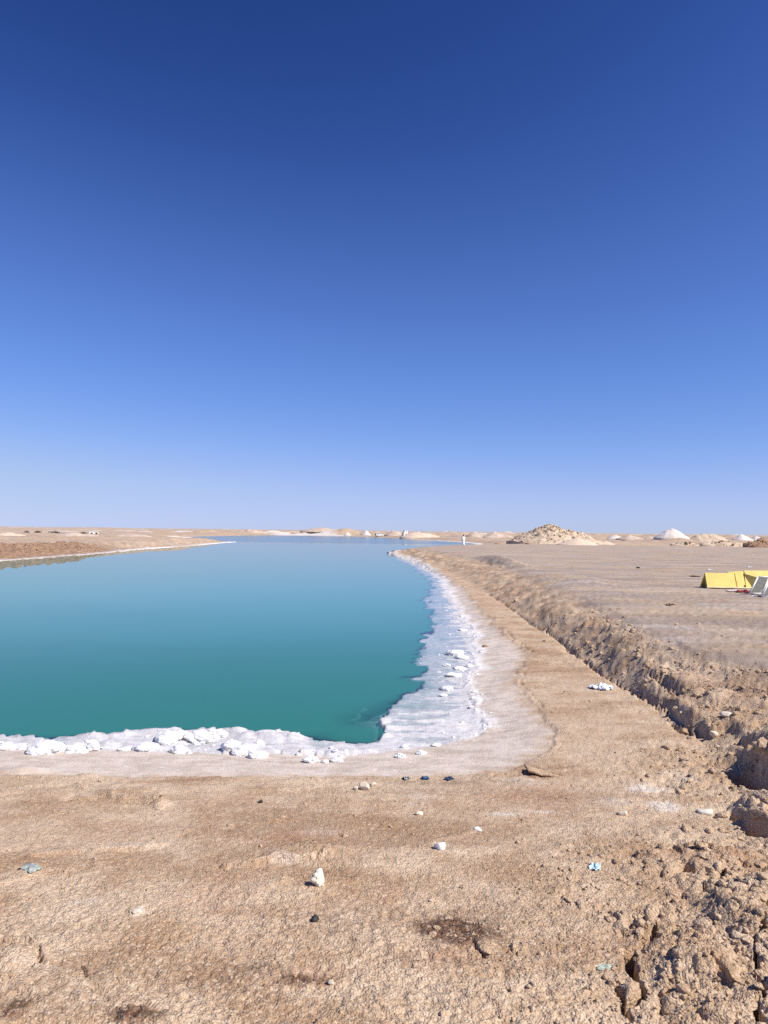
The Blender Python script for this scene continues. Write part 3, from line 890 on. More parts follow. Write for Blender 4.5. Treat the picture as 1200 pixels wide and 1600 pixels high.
for i, s_ in zip(order[:NB], ssort[:NB]):
    o = link('earth_clod', random.choice(clod_meshes), parent=ground)
    place(o, cx[i], cy[i], tc['z'][i] + s_ * .02, s_ * random.uniform(.8, 1.3), s_ * random.uniform(.7, 1.1), s_ * random.uniform(.55, .95), random.uniform(0, 6.28), .4)
def scatter(name, xs, ys, zs, sz, m, parent=None, seed=0, sub=1, nvar=8, amp=.5, flat=.7, smooth=False, sink=.0):
    """many small stones joined into one mesh"""
    r = np.random.RandomState(seed)
    vars_ = [lumpy(sub, seed * 50 + k, amp=amp, freq=1.7, flat=flat, facets=4) for k in range(nvar)]
    n = len(xs); which = r.randint(0, nvar, n)
    Vs, Fs = [], []; base = 0
    a = r.uniform(0, 6.28, n); e1 = r.uniform(.7, 1.3, n); e2 = r.uniform(.65, 1.1, n); e3 = r.uniform(.6, 1.1, n)
    for k in range(nvar):
        W, Fc = vars_[k]
        ii = np.where(which == k)[0]
        if not len(ii): continue
        c, s_ = np.cos(a[ii])[:, None], np.sin(a[ii])[:, None]
        px = W[None, :, 0] * e1[ii][:, None]; py = W[None, :, 1] * e2[ii][:, None]; pz = W[None, :, 2] * e3[ii][:, None]
        q = sz[ii][:, None]
        X = xs[ii][:, None] + q * (px * c - py * s_); Y = ys[ii][:, None] + q * (px * s_ + py * c)
        Z = zs[ii][:, None] + q * (pz + sink)
        Vs.append(np.stack([X, Y, Z], -1).reshape(-1, 3))
        Fs.append((Fc[None] + (np.arange(len(ii)) * len(W))[:, None, None] + base).reshape(-1, 3))
        base += len(ii) * len(W)
    me = mesh_np(name, np.concatenate(Vs), np.concatenate(Fs))
    o = link(name, me, m, parent, smooth=smooth)
    tag(o, kind='stuff')
    return o
rest = order[NB:NB + 14000]
ICO[0] = ICO[1]
scatter('earth_crumbs', cx[rest], cy[rest], tc['z'][rest], ssort[NB:NB + 14000], M['clod'], ground, 3, 1)

# ------------------------------------------------------------------ salt lumps along the near edge and on the shelf
salt_meshes = [stone_mesh('salt_clump', 5, 200 + i, M['salt'], True, amp=.38, freq=1.2, flat=.6, billow=.17, bfreq=2.6) for i in range(6)]
GS = 'white salt clumps along the lake edge'
salt = [  # px, py (base), width px, height px, label
    (8, 1166, 22, 12, 'white salt clump cut by the left edge of the photo at the waterline'),
    (66, 1176, 44, 20, 'broad domed white salt clump, leftmost whole one on the near shore'),
    (98, 1173, 22, 12, 'small white salt knob between the broad dome and the long pale clump near the left'),
    (118, 1174, 30, 14, 'low white salt clump joined to the left of a taller round knob'),
    (138, 1172, 26, 20, 'tall round white salt knob at the right end of the leftmost row of clumps'),
    (192, 1172, 14, 6, 'tiny flat white salt piece lying alone on wet crust right of the leftmost row'),
    (226, 1169, 30, 14, 'flat white salt shelf piece with a pinkish shadow under it'),
    (262, 1160, 36, 22, 'rough white salt clump at the left of the long bright rim cluster'),
    (284, 1154, 26, 16, 'knobbly white salt clump just left of the highest rim clump'),
    (278, 1175, 24, 13, 'white salt clump below the bright rim, nearest the dry flat'),
    (311, 1160, 36, 20, 'big bright white salt clump on the rim against the teal water'),
    (336, 1152, 28, 16, 'white salt clump standing highest on the rim beside the teal water'),
    (360, 1172, 24, 18, 'pointed white salt clump at the left of the isolated pair below the rim'),
    (378, 1178, 32, 17, 'wide white salt clump in the middle of the isolated group below the rim'),
    (402, 1183, 24, 14, 'rounded white salt block at the right end of the isolated group'),
    (404, 1160, 14, 8, 'small white salt piece at the very edge of the water past the big clumps'),
    (486, 1190, 19, 14, 'white salt boulder alone on the grey crust left of centre'),
    (508, 1191, 9, 8, 'small white salt pebble just right of the lone salt boulder'),
    (526, 1189, 18, 8, 'low white salt chip on the crust right of the lone boulder'),
    (632, 1168, 10, 6, 'tiny white salt chip on the pinkish flat near the corner of the lake'),
    (626, 1183, 14, 9, 'rough white salt lump on the flat below the corner of the lake'),
    (658, 1178, 14, 8, 'white salt lump right of the rough one below the corner of the lake'),
    (682, 1165, 12, 5, 'flat white salt flake near the right end of the pinkish flat'),
    (712, 1024, 22, 12, 'largest white salt patch standing on the wet shelf by the right shore'),
    (722, 1030, 18, 9, 'white salt piece at the lower right of the largest shelf patch'),
    (698, 1041, 12, 5, 'small white salt streak below left of the largest shelf patch'),
    (719, 1046, 16, 6, 'thin white salt strip across the shelf above the oval lump'),
    (734, 1042, 14, 5, 'white salt strip nearest the dry rim of the right shore'),
    (709, 1057, 20, 8, 'oval white salt lump alone in the middle of the wet shelf'),
    (698, 1079, 17, 9, 'square white salt lump on the shelf below the oval one'),
    (692, 1088, 12, 5, 'small white salt sliver under the square shelf lump'),
    (724, 986, 12, 5, 'small white salt tip where the shelf meets the beach higher up the right shore'),
]
G = ground_px([(h[0], h[1]) for h in salt])
for i, ((px, py, w, hp, lab), (x, y, z)) in enumerate(zip(salt, G)):
    k = math.hypot(x, y) / F
    o = link('salt_clump', salt_meshes[i % 6])
    hz = hp * k * .78
    z = max(z, ZW)
    place(o, x, y + .25 * w * k, z + hz * .18, w * k * .56, w * k * .5, hz * 1.05, random.uniform(-.6, .6), .06)
    tag(o, lab, 'salt clump', GS)
# crumbly salt along the rim
n = 13000
sx_ = rng.uniform(-8, 5, n); sy_ = rng.uniform(9.6, 26, n)
ts = terrain(sx_, sy_)
pr = np.exp(-((ts['sdS'] - .04) / .13) ** 2) * .9 + .10 * ((ts['sdW'] > -.02) & (ts['sdS'] < .1) & (sy_ < 12)) + .02 * ((ts['sdW'] > 0) & (ts['sdS'] < 0))
pr *= .15 + .85 * sst(fbm(sx_ * 1.1, sy_ * 1.4, 3, 141), -.25, .3)
ii = np.where((rng.uniform(0, 1, n) < pr) & (ts['sdW'] > -.05) & (ts['sdE'] < -.1))[0]
scatter('salt_crumbs', sx_[ii], sy_[ii], np.maximum(ts['z'][ii], ZW - .005), .012 + .05 * rng.uniform(0, 1, len(ii)) ** 3, M['salt'], ground, 5, 2, amp=.3, flat=.6, smooth=True)

# ------------------------------------------------------------------ single stones and litter near the viewer
def hull_stone(name, lab, px, py, w, hp, m, seed, cat='stone', group=None, facets=5, amp=.3, flat=.8, sy=.8, rz=None, sub=3, sink=.30):
    (x, y, z), = ground_px([(px, py)])
    k = math.hypot(x, y) / F
    me = stone_mesh(name, sub, seed, m, True, amp=amp, freq=1.4, flat=1.0, facets=facets)
    V = np.array([v.co[:] for v in me.vertices]); ext = V.max(0) - V.min(0); mid = (V.max(0) + V.min(0)) / 2
    V = (V - mid) / ext * np.array([w * k, w * k * sy, hp * k])
    V[:, 2] += hp * k * (.5 - sink)
    me.vertices.foreach_set('co', V.astype(np.float32).ravel()); me.update()
    o = link(name, me, None, None, (x, y, z), random.uniform(-.3, .3) if rz is None else rz)
    return tag(o, lab, cat, group)
hull_stone('white_stone', 'cream white upright stone standing alone on the brown soil in the foreground', 497, 1382, 21, 32, M['whitestone'], 309, facets=4, amp=.6, sub=4)
hull_stone('pale_stone', 'largest pale stone in the middle of the trio at the salt edge', 570, 1233, 17, 16, M['palestone'], 302, group='pale stones at the salt edge')
hull_stone('pale_stone', 'pale stone at the right of the trio at the salt edge', 583, 1228, 11, 11, M['palestone'], 303, group='pale stones at the salt edge')
hull_stone('pale_stone', 'small low pale stone at the left of the trio at the salt edge', 556, 1233, 9, 7, M['palestone'], 304, group='pale stones at the salt edge')
hull_stone('flat_stone', 'flat pale stone with a dark underside near the white salt stains on the right', 972, 1272, 16, 8, M['palestone'], 305)
hull_stone('flat_stone', 'whitish flat stone close to the dark hollow of the bank', 1101, 1270, 22, 9, M['whitestone'], 306)
hull_stone('pale_stone', 'pale pebble on the soil below the black lump and blooming stain in the foreground', 517, 1536, 11, 9, M['palestone'], 307)
hull_stone('pale_stone', 'small pale stone pair member lying below the strip of white bloom', 655, 1272, 13, 7, M['palestone'], 309)
hull_stone('white_stone', 'small whitish stone on the left foreground soil', 215, 1426, 16, 9, M['palestone'], 310)
hull_stone('salt_lump', 'bright white salt lump lying alone on brown soil right of the cream stone', 687, 1326, 18, 15, M['salt'], 311, cat='salt lump')
hull_stone('salt_lump', 'smaller white salt lump up and right of the bright one on brown soil', 746, 1297, 12, 7, M['salt'], 312, cat='salt lump')
hull_stone('dark_lump', 'black charred lump lying on bare soil below the cream stone', 492, 1438, 14, 11, M['black'], 313, cat='dark lump', amp=.6)
hull_stone('dark_pebble', 'tiny black pebble on soil below the salt flat left of centre', 407, 1254, 8, 6, M['black'], 314, cat='pebble', amp=.5)
hull_stone('dark_lump', 'dark brown lump sitting on the pale salt beach of the right shore', 758, 1011, 9, 5, M['rubble_dark'], 315, cat='dark lump')
hull_stone('palestone_pebble', 'round pale stone at the foot of the clods in the bank', 1116, 1151, 12, 11, M['palestone'], 316)
hull_stone('pale_stone', 'cream angular stone embedded on the bank slope above the dark hollow', 1136, 1118, 20, 7, M['palestone'], 317)

# lifted flake of crust at the corner of the salt flat
def flake():
    (x, y, z), = ground_px([(822, 1206)])
    k = math.hypot(x, y) / F
    nx, ny = 22, 10
    V = []; 
    for lay in (0, 1):
        for i in range(nx):
            for j in range(ny):
                u = i / (nx - 1); v = j / (ny - 1)
                wdt = .13 * math.sin(math.pi * min(1, .25 + .75 * u)) ** .6 * (1 - .7 * u) + .02
                px = u * 52 * k
                py = (v - .5) * 2 * wdt - u * .16
                lift = .065 * (1 - u) ** 1.2 * (.4 + .6 * (1 - abs(v - .3))) + .012 * mnoise.noise(Vector((u * 6, v * 3, 1.3)))
                V.append((px, py, lift + .008 - lay * .022))
    Fq = []
    def id_(l, i, j): return l * nx * ny + i * ny + j
    for i in range(nx - 1):
        for j in range(ny - 1):
            Fq.append((id_(0, i, j), id_(0, i + 1, j), id_(0, i + 1, j + 1), id_(0, i, j + 1)))
            Fq.append((id_(1, i, j), id_(1, i, j + 1), id_(1, i + 1, j + 1), id_(1, i + 1, j)))
    for i in range(nx - 1):
        for j in (0, ny - 1): Fq.append((id_(0, i, j), id_(1, i, j), id_(1, i + 1, j), id_(0, i + 1, j)))
    for j in range(ny - 1):
        for i in (0, nx - 1): Fq.append((id_(0, i, j), id_(0, i, j + 1), id_(1, i, j + 1), id_(1, i, j)))
    me = mesh_np('crust_flake', np.array(V), np.array(Fq))
    o = link('crust_flake', me, M['clod'], ground, (x, y, z), 0, True)
    tag(o, 'brown flake of dried crust curling up from the ground')
flake()

def crumple(name, lab, px, py, w, hp, mats, seed, cat, group=None, dy=1.0):
    """crumpled sheet of film or scrap: a folded little height field with thickness"""
    (x, y, z), = ground_px([(px, py)])
    k = math.hypot(x, y) / F
    n_ = 15
    V = []
    for i in range(n_):
        for j in range(n_):
            u, v = i / (n_ - 1) * 2 - 1, j / (n_ - 1) * 2 - 1
            p = Vector((u * 1.7 + seed * 3.3, v * 1.7, seed * .7))
            edge = 1 - .35 * abs(mnoise.noise(Vector((math.atan2(v, u) * 1.6, seed, 0))))
            q = Vector((u * .5 * w * k * edge, v * .5 * w * k * dy * edge, 0))
            h = (abs(mnoise.noise(p)) * 1.1 + .5 * abs(mnoise.noise(p * 2.7))) * hp * k * (1.05 - .6 * max(abs(u), abs(v)))
            V.append((q.x + .12 * w * k * mnoise.noise(p * 1.9), q.y + .12 * w * k * mnoise.noise(p * 2.1 + Vector((5, 1, 2))), .004 + h))
    Fq = [(i * n_ + j, (i + 1) * n_ + j, (i + 1) * n_ + j + 1, i * n_ + j + 1) for i in range(n_ - 1) for j in range(n_ - 1)]
    me = mesh_np(name, np.array(V), np.array(Fq))
    o = link(name, me, None, None, (x, y, z), random.uniform(0, 6.28))
    for m in mats: me.materials.append(m)
    if len(mats) > 1:
        r = np.random.RandomState(seed)
        me.polygons.foreach_set('material_index', (r.uniform(0, 1, len(Fq)) > .62).astype(np.int32))
    md = o.modifiers.new('thickness', 'SOLIDIFY'); md.thickness = .0012
    return tag(o, lab, cat, group)
crumple('plastic_bag', 'crumpled white plastic bag at the foot of the earth bank', 940, 1076, 27, 13, [M['wrapwhite']], 21, 'plastic bag', dy=1.3)
crumple('candy_wrapper', 'light blue and white crumpled wrapper on brown soil at right foreground', 929, 1356, 17, 8, [M['cyan'], M['wrapwhite']], 22, 'wrapper', dy=1.4)
crumple('plastic_scrap', 'black plastic scrap, leftmost of three at the edge of the salt flat', 634, 1217, 11, 6, [M['black'], M['wrapwhite']], 23, 'plastic scrap', 'scraps at the edge of the salt flat')
crumple('plastic_scrap', 'dark blue plastic scrap, middle of three at the edge of the salt flat', 665, 1217, 11, 7, [M['blue']], 24, 'plastic scrap', 'scraps at the edge of the salt flat')
crumple('plastic_scrap', 'dark teal plastic scrap, rightmost of three at the edge of the salt flat', 702, 1217, 14, 6, [M['black'], M['blue']], 25, 'plastic scrap', 'scraps at the edge of the salt flat')
crumple('flattened_wrapper', 'faded pale green flattened wrapper on soil beside the long crack', 946, 1512, 16, 4, [M['palegreen']], 26, 'wrapper', dy=1.8)
crumple('clear_plastic', 'crumpled dusty clear plastic piece on soil near the left edge', 48, 1357, 20, 5, [M['clear'], M['palegreen']], 27, 'plastic scrap', dy=1.5)
crumple('white_litter', 'tiny white litter on the plain left of the yellow boards', 1109, 891, 8, 3, [M['wrapwhite']], 28, 'litter')
crumple('white_litter', 'tiny white litter on the plain behind the yellow boards', 1171, 887, 5, 3, [M['wrapwhite']], 29, 'litter')
crumple('dark_litter', 'flat dark litter on the plain just left of the yellow boards', 1085, 901, 12, 3, [M['black']], 30, 'litter')
crumple('dark_litter', 'small dark litter on the grey plain below the white heap', 997, 888, 6, 4, [M['black']], 31, 'litter')
crumple('dark_litter', 'dark litter on the plain in front and left of the yellow boards', 1048, 946, 14, 4, [M['black'], M['rubble_dark']], 32, 'litter')

# ------------------------------------------------------------------ heaps on the plain
def heap_mesh(name, rx, ry, h, m, seed, peaks=((0, 0, 1.0),), rough=.10, rings=30, segs=72, sharp=1.15, freq=.9):
    V = []
    for i in range(rings + 1):
        for j in range(segs):
            q = (i / rings); a = j / segs * 2 * math.pi
            x, y = q * math.cos(a), q * math.sin(a)
            z = 0.0
            for px, py, ph in peaks:
                d = math.hypot(x - px, y - py)
                e = max(1e-4, 1.0 - .55 * math.hypot(px, py))
                z = max(z, ph * max(0, 1 - (d / e) ** sharp))
            z *= h
            p = Vector((x * rx * freq + seed * 3.1, y * ry * freq, seed * 1.7))
            nz = mnoise.noise(p * .35) + .6 * mnoise.noise(p * .9) + .4 * mnoise.noise(p * 2.1)
            z += nz * rough * h * min(1, (1 - q) * 3) + .02 * h
            ex = 1 + .10 * mnoise.noise(Vector((math.cos(a) * 1.5, math.sin(a) * 1.5, seed * 2.3)))
            V.append((x * rx * ex, y * ry * ex, z if i < rings else -.6))
    Fq = [(i * segs + j, (i + 1) * segs + j, (i + 1) * segs + (j + 1) % segs, i * segs + (j + 1) % segs) for i in range(rings) for j in range(segs)]
    me = mesh_np(name, np.array(V), np.array(Fq))
    me.materials.append(m)
    me.polygons.foreach_set('use_smooth', np.ones(len(me.polygons), bool))
    return me
def heap_at(name, lab, cat, px, Y, wpx, hpx, m, seed, group=None, depth=.8, **kw):
    """heap whose middle stands Y metres out under photo column px; size from the photo"""
    d = R3 @ Vector(((px - 600) / F, 0, -1.0))
    x = d.x / d.y * Y
    o = link(name, heap_mesh(name, wpx * Y / F / 2, wpx * Y / F / 2 * depth, hpx * Y / F, m, seed, **kw))
    o.location = (x, Y, zat(x, Y) - .1)
    return tag(o, lab, cat, group)
rub_meshes = [stone_mesh('stone', 1, 400 + i, M['rubble'], False, amp=.5, freq=1.3, flat=.8, facets=4) for i in range(8)]
rub_dark = [stone_mesh('stone', 1, 420 + i, M['rubble_dark'], False, amp=.5, freq=1.3, flat=.8, facets=4) for i in range(5)]
def stones_on(heap, n, smin, smax, meshes, seed, zmin=.0, keep=None, power=2.2):
    r = np.random.RandomState(seed)
    me = heap.data
    co = np.array([v.co[:] for v in me.vertices])
    co = co[co[:, 2] > zmin]
    k = 0
    out = []
    while k < n:
        v = co[r.randint(len(co))]
        if keep is not None and not keep(v): continue
        o = link('stone', meshes[r.randint(len(meshes))], parent=heap)
        s_ = smin + (smax - smin) * r.uniform() ** power
        o.location = (v[0] + r.uniform(-.3, .3), v[1] + r.uniform(-.3, .3), v[2] + s_ * .1)
        o.scale = (s_ * r.uniform(.8, 1.3), s_ * r.uniform(.7, 1.1), s_ * r.uniform(.6, 1.0))
        o.rotation_euler = (r.uniform(-.5, .5), r.uniform(-.5, .5), r.uniform(0, 6.28))
        k += 1
big = heap_at('rubble_heap', 'largest heap of broken tan stones and earth on the plain behind the lake shore', 'rubble heap', 868, 152, 150, 30, M['rubble'], 51,
              peaks=((-.14, 0, 1.02), (.26, .05, .80), (.62, 0, .38), (-.55, -.05, .36)), rough=.13, sharp=1.0, depth=.7, rings=46, segs=110, freq=1.4)
stones_on(big, 250, .12, .42, rub_meshes, 61, .05, keep=lambda v: v[1] < 2.5 and not (v[0] > 1.5 and v[1] < -3.2))
r_ = np.random.RandomState(66)
hv = np.array([v.co[:] for v in big.data.vertices]); hv = hv[hv[:, 2] > .02]
pk = hv[r_.randint(0, len(hv), 1500)]
scatter('rubble_scree', pk[:, 0] + r_.uniform(-.4, .4, 1500), pk[:, 1] + r_.uniform(-.4, .4, 1500), pk[:, 2], .05 + .14 * r_.uniform(0, 1, 1500) ** 2, M['rubble'], big, 67)
heap_at('sand_heap', 'smooth pale sand heap in front of the big rubble heap, lower right', 'sand heap', 906, 141, 76, 11.5, M['sand'], 52, rough=.03, sharp=1.25, depth=.7, peaks=((-.1, 0, 1),))
heap_at('sand_heap', 'pale sand spilling past the right foot of the big rubble heap', 'sand heap', 946, 150, 34, 6, M['sand'], 53, rough=.05, sharp=1.2)
for j, (px, Y, w, hh, lab) in enumerate([(776, 150, 12, 5, 'dark brown boulder on the plain left of the big rubble heap'),
                                         (768, 152, 7, 3.4, 'smaller brown boulder left of the dark one near the big rubble heap'),
                                         (824, 143, 9, 3.2, 'dark block at the front foot of the big rubble heap')]):
    d = R3 @ Vector(((px - 600) / F, 0, -1.0)); x = d.x / d.y * Y
    o = link('boulder', rub_dark[j], None, None, (x, Y, zat(x, Y) + .1))
    o.scale = (w * Y / F / 2, w * Y / F / 2.4, hh * Y / F / 1.5)
    tag(o, lab, 'boulder')
# low bank of broken stones along the right end of the plain
GH = 'heaps beyond the plain'
strip_specs = [(1075, 150, 60, 7, 'low bank of tan stones below the white pointed heap at the end of the plain'),
               (1130, 146, 76, 8.5, 'low bank of tan stones below the brown flat-topped heap at the end of the plain'),
               (1192, 136, 66, 11, 'darker brown bank of stones running out at the right edge of the photo')]
for j, (px, Y, w, hh, lab) in enumerate(strip_specs):
    b = heap_at('stone_bank', lab, 'stone bank', px, Y, w, hh, M['rubble'] if j < 2 else M['rubble_dark'], 70 + j, rough=.22, sharp=2.2, depth=.35, rings=18, segs=80, freq=1.8,
                peaks=((-.5, 0, .8), (0, 0, .9), (.5, 0, .85)))
    stones_on(b, 34, .12, .42, (rub_meshes + rub_dark) if j < 2 else rub_dark, 75 + j, .05, keep=lambda v: v[1] < .8)
    hv = np.array([v.co[:] for v in b.data.vertices]); hv = hv[hv[:, 2] > .02]; pk = hv[r_.randint(0, len(hv), 260)]
    scatter('bank_scree', pk[:, 0] + r_.uniform(-.4, .4, 260), pk[:, 1] + r_.uniform(-.4, .4, 260), pk[:, 2], .06 + .12 * r_.uniform(0, 1, 260) ** 2, M['rubble'] if j < 2 else M['rubble_dark'], b, 78 + j)
heap_at('salt_heap', 'tall white pointed salt heap on the horizon right of the big rubble heap', 'salt heap', 1049, 215, 56, 15.5, M['farsalt'], 81, rough=.10, sharp=1.45, peaks=((.0, 0, 1),))
heap_at('earth_heap', 'brown flat-topped earth heap right of the white pointed heap', 'earth heap', 1106, 235, 64, 13.5, M['rubble'], 82, rough=.16, sharp=1.5, peaks=((-.25, 0, .95), (.2, 0, 1), (.55, 0, .5)))
more = [(1160, 255, 34, 11, 'farsalt', 'low white salt heap near the right edge, left of its twin peak'), (1182, 262, 28, 10, 'farsalt', 'low white salt heap at the right edge of the horizon'),
        (1018, 250, 40, 7, 'fardune', 'low tan heap touching the left foot of the white pointed heap'), (985, 240, 46, 8, 'fardune', 'low tan heap midway between the rubble heap and the white pointed heap'),
        (962, 280, 30, 7, 'farsalt', 'faint white heap just right of the big rubble heap on the horizon'), (1192, 240, 30, 8, 'rubble_dark', 'brown heap cut by the right edge of the photo below the horizon'),
        (657, 335, 66, 9, 'sand', 'wide pale heap behind the far shore between the white hut and the standing person'),
        (617, 420, 34, 9, 'fardune', 'tan heap behind the far shore just right of the white car'), (572, 455, 17, 7, 'farsalt', 'white cone of salt on the far shore left of the white car'),
        (543, 455, 13, 5, 'farsalt', 'smaller white cone of salt, leftmost on the far shore'), (744, 330, 34, 9, 'fardune', 'tan flat heap on the horizon behind the standing person'),
        (775, 330, 56, 10, 'fardune', 'tan heap on the horizon left of the big rubble heap'), (430, 520, 60, 5, 'farsalt', 'long pale heap on the far shore left of centre'),
        (505, 540, 70, 6, 'fardune', 'long tan heap on the far shore near the middle of the photo'), (395, 480, 40, 6, 'fardune', 'tan heap on the far shore beside the tip of the left peninsula'),
        (276, 200, 72, 5, 'farsalt', 'long white salt heap on the left peninsula'), (352, 230, 44, 5.5, 'farsalt', 'long white salt heap at the far tip of the left peninsula'),
        (205, 175, 70, 6, 'fardune', 'low tan heap on the left peninsula left of the long white salt heap'), (120, 160, 70, 6, 'fardune', 'low tan heap on the left peninsula near the dark scrub'),
        (16, 150, 60, 7, 'sand', 'low pale sand heap at the left edge of the peninsula')]
for j, (px, Y, w, hh, m_, lab) in enumerate(more):
    heap_at({'farsalt': 'salt_heap', 'sand': 'sand_heap'}.get(m_, 'earth_heap'), lab, 'salt heap' if m_ == 'farsalt' else ('sand heap' if m_ == 'sand' else 'earth heap'),
            px, Y, w, hh, M[m_], 90 + j, GH, rough=.14, sharp=1.3, rings=16, segs=40, peaks=((-.1, 0, 1), (.35, .1, .7), (-.5, 0, .5)) if w > 30 else ((0, 0, 1),))
# broken brown bank on the left shore: boulders and loose stones
lx = rng.uniform(-40, -20, 3000); ly = rng.uniform(58, 100, 3000)
tl = terrain(lx, ly)
okl = (tl['sdS'] > 1.6) & (tl['sdS'] < 7.5) & (fbm(lx * .2, ly * .2, 3, 150) > -.3) & (rng.uniform(0, 1, 3000) < .2 + .8 * tl['brown'])
li = np.where(okl)[0]
for i in li[:110]:
    o = link('stone', rub_dark[i % 5], parent=ground)
    s_ = random.uniform(.10, .30)
    place(o, lx[i], ly[i], tl['z'][i] - .03, s_ * 1.5, s_, s_ * .7, random.uniform(0, 6.28), .4)
scatter('shore_scree', lx[li[110:]], ly[li[110:]], tl['z'][li[110:]], .06 + .16 * rng.uniform(0, 1, len(li[110:])) ** 2, M['rubble_dark'], ground, 91)
# dark scrub far on the left
for j, (px, Y, w, hh, lab) in enumerate([(42, 215, 8, 2.6, 'low dark scrub patch, leftmost on the left horizon'), (60, 218, 9, 2.4, 'low dark scrub patch between the two others on the left horizon'),
                                         (87, 220, 24, 3.4, 'widest dark scrub patch on the left horizon'), (131, 222, 9, 2.4, 'low dark scrub patch beside the white blocks on the left horizon')]):
    d = R3 @ Vector(((px - 600) / F, 0, -1.0)); x = d.x / d.y * Y
    r = np.random.RandomState(500 + j)
    n_ = 260
    aw, ah = w * Y / F / 2, hh * Y / F
    q = r.normal(size=(n_, 3)) * np.array([.45, .35, .3])
    xs, ys, zs = q[:, 0] * aw, q[:, 1] * aw * .6, np.abs(q[:, 2]) * ah * 1.3
    base = np.stack([xs, ys, zs], -1)
    e = r.normal(size=(n_, 3, 3)) * .12
    Vv = (base[:, None] + e).reshape(-1, 3)
    me = mesh_np('dry_scrub', Vv, np.arange(n_ * 3).reshape(-1, 3))
    o = link('dry_scrub', me, M['darkshrub'], None, (x, Y, zat(x, Y)))
    tag(o, lab, 'scrub', 'scrub on the left horizon')

# ------------------------------------------------------------------ built things
def box(bm, lo, hi, bev=0.0):
    r = bmesh.ops.create_cube(bm, size=1.0)
    for v in r['verts']:
        v.co = Vector([lo[i] + (v.co[i] + .5) * (hi[i] - lo[i]) for i in range(3)])
    if bev:
        es = list({e for v in r['verts'] for e in v.link_edges})
        bmesh.ops.bevel(bm, geom=es, offset=bev, segments=2, affect='EDGES')
def bm_obj(name, bm, m, parent, smooth=False, label=None):
    bmesh.ops.recalc_face_normals(bm, faces=bm.faces)
    me = bpy.data.meshes.new(name); bm.to_mesh(me); bm.free()
    o = link(name, me, m, parent, smooth=smooth)
    if label: o['label'] = label
    return o
def panel(name, pts, th, m, parent, label=None, bev=.006):
    """board from a four-sided outline, with thickness to the back"""
    bm = bmesh.new()
    P = [Vector(p) for p in pts]
    n = (P[1] - P[0]).cross(P[3] - P[0]).normalized() * th
    a = [bm.verts.new(p) for p in P]; b = [bm.verts.new(p - n) for p in P]
    bm.faces.new(a); bm.faces.new(b[::-1])
    for i in range(4):
        j = (i + 1) % 4
        bm.faces.new((a[i], b[i], b[j], a[j]))
    bmesh.ops.bevel(bm, geom=list(bm.edges), offset=bev, segments=1, affect='EDGES')
    return bm_obj(name, bm, m, parent, label=label)

# yellow folded boards
(x0, y0, z0), = ground_px([(1105, 919)])
kf = math.hypot(x0, y0) / F
yb = tag(empty('folded_board', (x0, y0, z0), math.radians(-7)), 'long yellow folded board standing like a tent with a dark open left end', 'folded board', 'yellow folded boards on the plain')
H1, D1 = .60, .50
def seg(u0, u1, t0=0.0, t1=0.0):
    panel('front_panel', [(u0, 0, .05), (u1, 0, .05), (u1 + .06 + t1, D1, H1), (u0 + .06 + t0, D1, H1)], .03, M['yellow'], yb)
seg(0, 1.12); seg(1.145, 1.40); seg(1.47, 1.70, .05, -.24)
panel('back_panel', [(1.60, .88, .0), (-.02, .88, .0), (.065, D1 + .035, H1 - .005), (1.46, D1 + .035, H1 - .005)], .03, M['yellow'], yb)
panel('foot_board', [(-.02, -.055, .045), (1.72, -.055, .045), (1.72, -.005, .075), (-.02, -.005, .075)], .03, M['yellow_edge'], yb, 'cream edge board along the foot of the yellow board')
panel('inner_panel', [(1.72, 0, .05), (2.26, -.465, .02), (2.20, -.25, .375), (1.53, D1 - .02, H1)], .03, M['yellow'], yb, 'yellow panel turned away from the sun')
bm = bmesh.new(); box(bm, (.085, D1 - .02, .0), (.115, D1 + .02, H1 - .06)); bm_obj('post', bm, M['yellow_edge'], yb)
yb2 = tag(empty('folded_board', (x0 + 1.62, y0 + 1.1, zat(x0 + 1.6, y0 + 1.1)), math.radians(-5)), 'yellow folded board standing behind, cut by the right edge of the photo', 'folded board', 'yellow folded boards on the plain')
panel('front_panel', [(0, 0, .06), (.60, 0, .06), (.52, .5, .62), (-.10, .5, .58)], .03, M['yellow'], yb2)
panel('front_panel', [(.63, 0, .06), (2.2, 0, .06), (2.15, .5, .66), (.55, .5, .64)], .03, M['yellow'], yb2)
panel('back_panel', [(2.2, 1.0, 0), (0, 1.0, 0), (-.05, .535, .57), (2.15, .535, .64)], .03, M['yellow'], yb2)

# grey panels with white rims, leaning in front of the yellow boards
def lean_panel(px, py, lab, rz):
    (x, y, z), = ground_px([(px, py)])
    t = tag(empty('folding_chair', (x, y, z), rz), lab, 'folding chair', 'grey folding chairs beside the yellow boards')
    W, Hh, L = .40, .58, .34
    panel('back_rest', [(.03, .02, .07), (W - .03, .02, .07), (W + .40, L, Hh), (.46, L, Hh)], .025, M['grey_panel'], t)
    for a, b in (((0, 0, .0), (.44, L + .01, Hh + .02)), ((W, 0, .0), (W + .44, L + .01, Hh + .02))):
        tube('side_rail', [a, b], .026, M['white_paint'], t)
    tube('top_rail', [(.44, L + .01, Hh + .02), (W + .44, L + .01, Hh + .02)], .022, M['white_paint'], t)
    tube('foot_rail', [(0, 0, .03), (W, 0, .03)], .02, M['white_paint'], t)
    for a, b in (((.42, L + .01, Hh - .04), (.40, L + .36, .0)), ((W + .42, L + .01, Hh - .04), (W + .40, L + .36, .0))):
        tube('leg', [a, b], .016, M['white_paint'], t)
